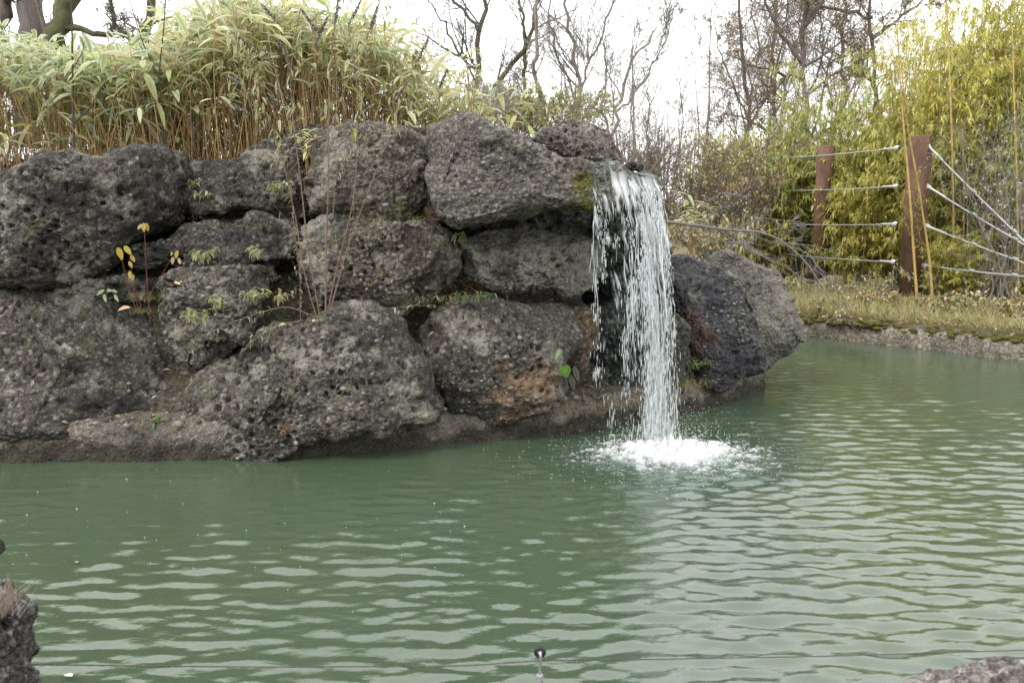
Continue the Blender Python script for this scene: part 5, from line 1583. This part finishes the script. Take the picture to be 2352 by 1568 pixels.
for j, (u, v, Y, sz, n, lab) in enumerate([
    (435, 440, 9.6, .22, 9, 'frosted yellow green sprig on the mossy ledge right of the left edge boulder'),
    (480, 460, 9.5, .16, 7, 'second frosted sprig on the mossy ledge, nearer the middle'),
    (640, 435, 9.6, .16, 6, 'pale sprig against the low sloping boulder'),
    (470, 600, 8.75, .26, 8, 'sprig with drooping yellow leaves across the flat middle slab'),
    (575, 585, 8.8, .16, 5, 'short yellowish sprig under the right end of the flat slab'),
    (585, 690, 8.5, .18, 6, 'sprig with small yellow leaves right of the knobbly boulder'),
    (455, 740, 8.25, .22, 8, 'green and yellow sprig hanging over the knobbly boulder'),
    (500, 700, 8.25, .14, 5, 'small sprig at the face of the knobbly boulder'),
    (640, 690, 8.4, .22, 7, 'frosted green sprig near the foot of the dry stems'),
    (1060, 690, 8.6, .16, 6, 'low green sprig under the pitted middle boulder'),
    (1110, 688, 8.5, .14, 6, 'leafy green sprig on top of the rust footed boulder'),
    (1600, 850, 9.6, .26, 10, 'dark green weed at the foot of the wet boulder right of the falls'),
    (360, 970, 7.8, .10, 4, 'tiny green sprig on the footing under the largest boulder'),
    (1060, 545, 8.9, .08, 4, 'tiny fern in the shade under the capstone')]):
    sprig(u, v, Y, sz, n, 600 + j, lab, GY if j < 9 else [(.10, .18, .04), (.18, .24, .05)], (.0, .9) if j < 9 else (0, .3))

# --- fallen branch reaching out to the right of the falls
rt = empty('fallen_branch', tuple(at(1545, 512, 10.3)), 'frosted bare branch reaching right from the waterfall over the wet boulder', 'branch')
FBR = (.20, .18, .17)
main_pts = [([(1520, 508), (1600, 518), (1680, 530), (1760, 530), (1815, 565), (1860, 610), (1915, 705)], .022, .005),
            ([(1640, 523), (1720, 575), (1800, 610), (1860, 650)], .010, .003), ([(1680, 530), (1750, 500), (1830, 510)], .008, .002), ([(1700, 530), (1780, 560), (1850, 575), (1925, 670)], .009, .003),
            ([(1600, 517), (1650, 480), (1690, 470)], .008, .002), ([(1620, 520), (1660, 555), (1720, 560)], .007, .002), ([(1560, 512), (1600, 480), (1660, 440), (1720, 455)], .008, .002)]
A = []
for pts, ra, rb in main_pts:
    P, _ = stem_part(rt, at([p[0] for p in pts], [p[1] for p in pts], np.linspace(10.3, 10.1, len(pts))), ra, rb, FBR, 18, 'limb')
    A.append(P)
A = np.array(A)
Q, Qr = grow(A, np.full(A.shape[:2], .007), 12, rr, .15, 1, (20, 60), .28, .5, -.12, .12)
Q2, Qr2 = grow(Q, Qr, 4, rr, .2, 1, (20, 50), .5, .6, -.1, .12)
V, Fq = join(tubes(Q, np.maximum(Qr, .0018), 4), tubes(Q2, np.maximum(Qr2, .0014), 3))
thing('twigs', V, Fq, M_STEM, parent=rt, col=np.tile([.30, .28, .27], (len(V), 1)), kind='stuff')

# --- fluffy clematis seed heads hanging in the bamboo
for j, (pts, Y, lab) in enumerate([
    ([(1770, 300), (1800, 250), (1850, 220), (1900, 200), (1950, 190)], 21.6, 'fluffy grey seed heads of a climber draped over the bamboo above the far post'),
    ([(2240, 380), (2265, 350), (2290, 400), (2300, 480), (2260, 560), (2330, 540), (2345, 420), (2330, 300)], 16.6, 'fluffy whitish seed heads of a climber hanging at the right edge')]):
    q = np.random.default_rng(700 + j)
    P = path(at([p[0] for p in pts], [p[1] for p in pts], Y), 40)
    P[:, 1] += q.normal(0, .15, 40)
    rt = empty('climber', tuple(P[0]), lab, 'climber', 'climbers in the thicket')
    V, Fq = tubes(P[None], np.full((1, 40), .006), 5)
    thing('stem', V, Fq, M_STEM, parent=rt, col=np.tile([.22, .18, .14], (len(V), 1)))
    nh = 85
    c = P[q.integers(0, 40, nh)] + q.normal(0, 1, (nh, 3)) * np.array([.16, .12, .14])
    idx = np.repeat(np.arange(nh), 16)
    d = nrm(q.normal(0, 1, (len(idx), 3)))
    L = q.uniform(.025, .05, len(idx))
    V, Fq, C = leaf_batch(c[idx], d, q.normal(0, 1, d.shape), L, L * .3, .2, pal(q, len(idx), [(.50, .47, .42), (.36, .33, .30), (.62, .60, .56)], [3, 2, 2]), None, big=False)
    thing('seed_heads', V, Fq, M_LITTER, parent=rt, col=C, kind='stuff')

# ================================================================== GROUND COVER
def blades(pos, hgt, lean, cols, w, seed, wid=.006):
    q = np.random.default_rng(seed)
    n = len(pos)
    d = nrm(np.stack([q.normal(0, lean, n), q.normal(0, lean, n), np.ones(n)], -1))
    L = q.uniform(.4, 1.0, n) * hgt
    return leaf_batch(pos, d, q.normal(0, 1, (n, 3)) + np.array([0, -1, 0]), L, wid, q.uniform(.1, .6, n), pal(q, n, cols, w), None, big=False, fold=.1)
rr = np.random.default_rng(88)
DRY = [(.48, .42, .22), (.36, .30, .15), (.26, .30, .09), (.54, .50, .31)]
n = 14000
x = rr.uniform(2.5, 9.5, n); y = bank_y(x) + .22 + rr.random(n) ** 1.4 * 4.2
V, Fq, C = blades(np.stack([x, y, np.full(n, .35)], -1), .44, .45, DRY, [4, 3, 3, 2], 71, .012)
thing('dry_grass', V, Fq, M_LEAF, 'pale dry grass on the bank in front of the rust posts', 'grass', kind='stuff', col=C, origin=(6, 15, .3))
n = 2200
x = rr.uniform(2.2, 9.5, n); y = bank_y(x) + .12 + rr.random(n) ** 1.2 * 4.5
d = nrm(rr.normal(0, 1, (n, 3)) * np.array([1, 1, .45]))
L = rr.uniform(.05, .11, n)
V, Fq, C = leaf_batch(np.stack([x, y, .36 + .14 * rr.random(n) ** 2], -1), d, np.tile([0, -.4, 1.], (n, 1)), L, L * .6, .1, pal(rr, n, [(.24, .13, .07), (.30, .18, .11), (.20, .14, .08), (.12, .14, .03), (.36, .27, .17)], [2, 3, 3, 2, 2]), None, big=False)
thing('leaf_litter', V, Fq, M_LITTER, 'reddish fallen leaves and low weeds along the far bank', 'leaves', kind='stuff', col=C, origin=(6, 15, .3))
# litter, twigs and stones lying in the gaps between the boulders
n = 2600
u = rr.uniform(-5.2, 1.3, n); t = rr.uniform(.3, 3.2, n); y = front_y(u) + t
z = mound_h(u, y)
d = nrm(rr.normal(0, 1, (n, 3)) * np.array([1, 1, .4]))
L = rr.uniform(.03, .09, n)
V, Fq, C = leaf_batch(np.stack([u, y, z + .04], -1), d, np.tile([0, -.3, 1.], (n, 1)), L, L * .35, .1, pal(rr, n, [(.24, .13, .06), (.30, .20, .11), (.15, .09, .05), (.30, .27, .18), (.10, .13, .03)], [3, 3, 3, 2, 2]), np.clip(rr.uniform(-1, .6, n), 0, 1), big=False)
thing('leaf_litter', V, Fq, M_LITTER, 'brown leaf litter in the gaps between the boulders', 'leaves', kind='stuff', col=C, origin=(-2, 9, 1))
n = 900
u = rr.uniform(-5.0, 1.2, n); y = front_y(u) + rr.uniform(.3, 2.6, n)
P0 = np.stack([u, y, mound_h(u, y) + .05], -1)
d = nrm(rr.normal(0, 1, (n, 3)) * np.array([1, 1, .35]))
P = P0[:, None] + d[:, None] * rr.uniform(.05, .22, (n, 1, 1)) * np.linspace(-.5, 1, 4)[None, :, None] + rr.normal(0, .006, (n, 4, 3))
V, Fq = tubes(P, rr.uniform(.001, .003, (n, 1)) * np.ones((1, 4)), 3)
thing('dead_twigs', V, Fq, M_STEM, 'thin dead twigs lying between the boulders', 'twigs', kind='stuff', col=np.repeat(pal(rr, n, [(.22, .15, .09), (.32, .25, .17), (.12, .08, .05)], [2, 1, 2]), 12, 0), origin=(-2, 9, 1))
# leaf carpet under the bamboo
n = 5000
x = rr.uniform(-7, -.3, n); y = rr.uniform(10.2, 13.6, n)
d = nrm(rr.normal(0, 1, (n, 3)) * np.array([1, 1, .4]))
L = rr.uniform(.10, .2, n)
V, Fq, C = leaf_batch(np.stack([x, y, mound_h(x, y) + .03 + .09 * rr.random(n)], -1), d, np.tile([0, -.3, 1.], (n, 1)), L, L * .2, .15, pal(rr, n, [(.34, .17, .06), (.42, .25, .12), (.26, .12, .05), (.46, .36, .24)], [3, 3, 2, 2]), None, big=False)
thing('fallen_bamboo_leaves', V, Fq, M_LITTER, 'orange brown fallen bamboo leaves under the grove', 'leaves', kind='stuff', col=C, origin=(-3.5, 11.5, 2.3))
# moss and grass tufts on the ledges
tf = []
for (u, v, Y, n, h, sp) in [(395, 505, 9.5, 130, .10, .18), (430, 470, 9.6, 160, .05, .25), (350, 690, 8.5, 90, .16, .10), (330, 720, 8.4, 60, .14, .08), (325, 985, 7.75, 60, .14, .06), (600, 640, 8.8, 120, .06, .25), (1000, 690, 8.6, 140, .10, .2), (1580, 890, 9.3, 140, .24, .14), (850, 500, 9.1, 90, .08, .2), (880, 510, 9.05, 60, .12, .08), (960, 505, 9.0, 40, .12, .05)]:
    b = at(u, v, Y)
    p = b + rr.normal(0, 1, (n, 3)) * np.array([sp, sp * .6, .015])
    fro = (h < .11) or u > 840
    tf.append(blades(p, h, .5, [(.16, .20, .05), (.30, .27, .10), (.40, .36, .26), (.24, .15, .07)], [3, 2, 2, 1] if u < 1500 else [2, 3, 1, 4], int(u), .005))
V, Fq, C = join(*tf)
thing('grass_tufts', V, Fq, M_LEAF, 'thin grass tufts growing on the ledges between boulders', 'grass', kind='stuff', col=C, origin=(-2, 9, 1))

# single fallen leaves one can pick out
for j, (u, v, z, L, W, col, lab) in enumerate([
    (150, 1548, 0.01, .10, .035, (.62, .60, .52), 'pale leaf floating on the water in the lower left corner'),
    (172, 1290, 0.01, .06, .02, (.55, .55, .45), 'small pale curled leaf floating left of centre on the pond')]):
    p = on_plane(u, v, z)
    vv, fq, c = leaf_batch(p[None], np.array([[.8, -.8, .12]]), np.array([[0, 0, 1.]]), L, W, -.2, np.array([col]), np.array([.2]))
    link('floating_leaf', mesh('floating_leaf', vv - p, fq, M_LITTER, c), None, tuple(p), lab, 'leaf')
for j, (u, v, Y, L, d, col, lab) in enumerate([
    (270, 715, 8.0, .16, (.9, -.3, .35), (.42, .26, .13), 'large tan oak leaf lying below the yellow seedling'),
    (918, 868, 8.15, .09, (1, -.3, .1), (.42, .13, .07), 'rust red leaf lying between the two lowest boulders'),
    (972, 848, 8.15, .08, (.3, -.5, .8), (.40, .22, .14), 'pinkish brown leaf standing between the two lowest boulders'),
    (985, 770, 8.3, .08, (.6, -.5, .5), (.46, .24, .12), 'tan leaf on top of the rust footed boulder'),
    (712, 738, 8.1, .10, (.8, -.5, .1), (.50, .36, .24), 'pale tan leaf at the foot of the dry stems'),
    (640, 748, 8.1, .10, (.8, -.5, .3), (.45, .28, .17), 'brown leaf on top of the huge rust spotted boulder'),
    (400, 648, 8.32, .07, (.9, -.2, -.2), (.62, .42, .18), 'yellowish leaf lying on the knobbly boulder')]):
    p = at(u, v, Y)
    vv, fq, c = leaf_batch(p[None], np.array([d], float), np.array([[0, -.6, 1.]]), L, L * .42, .1, np.array([col]), np.array([.1]))
    link('fallen_leaf', mesh('fallen_leaf', vv - p, fq, M_LITTER, c), None, tuple(p), lab, 'leaf')


# loose pebbles and rubble washed along the footing
n = 520
x = rr.uniform(-5.4, 2.6, n); y = front_y(x) + np.abs(rr.normal(.16, .14, n))
r0 = .010 + .035 * rr.random(n) ** 3
g = rr.uniform(.06, .24, n)
V, Ft, C = blobs(np.stack([x, y, .315 + .02 * rr.random(n)], -1), np.stack([r0 * rr.uniform(.9, 1.5, n), r0, r0 * rr.uniform(.5, .9, n)], -1), rr, np.stack([g * 1.08, g, g * .88], -1))
thing('loose_stones', V, Ft, M_PEB, 'loose pebbles lying along the footing under the boulders', 'pebbles', kind='stuff', col=C, origin=(-1.5, 8, .3))
n = 260
x = rr.uniform(-5.4, 2.6, n); y = front_y(x) + np.abs(rr.normal(.2, .12, n))
d = nrm(rr.normal(0, 1, (n, 3)) * np.array([1, 1, .35]))
L = rr.uniform(.03, .08, n)
V, Fq, C = leaf_batch(np.stack([x, y, .34 + .02 * rr.random(n)], -1), d, np.tile([0, -.3, 1.], (n, 1)), L, L * .4, .1, pal(rr, n, [(.24, .13, .06), (.34, .24, .12), (.15, .09, .05), (.10, .14, .03)], [3, 2, 3, 2]), None, big=False)
thing('footing_litter', V, Fq, M_LITTER, 'dead leaves caught on the footing above the waterline', 'leaves', kind='stuff', col=C, origin=(-1.5, 8, .3))
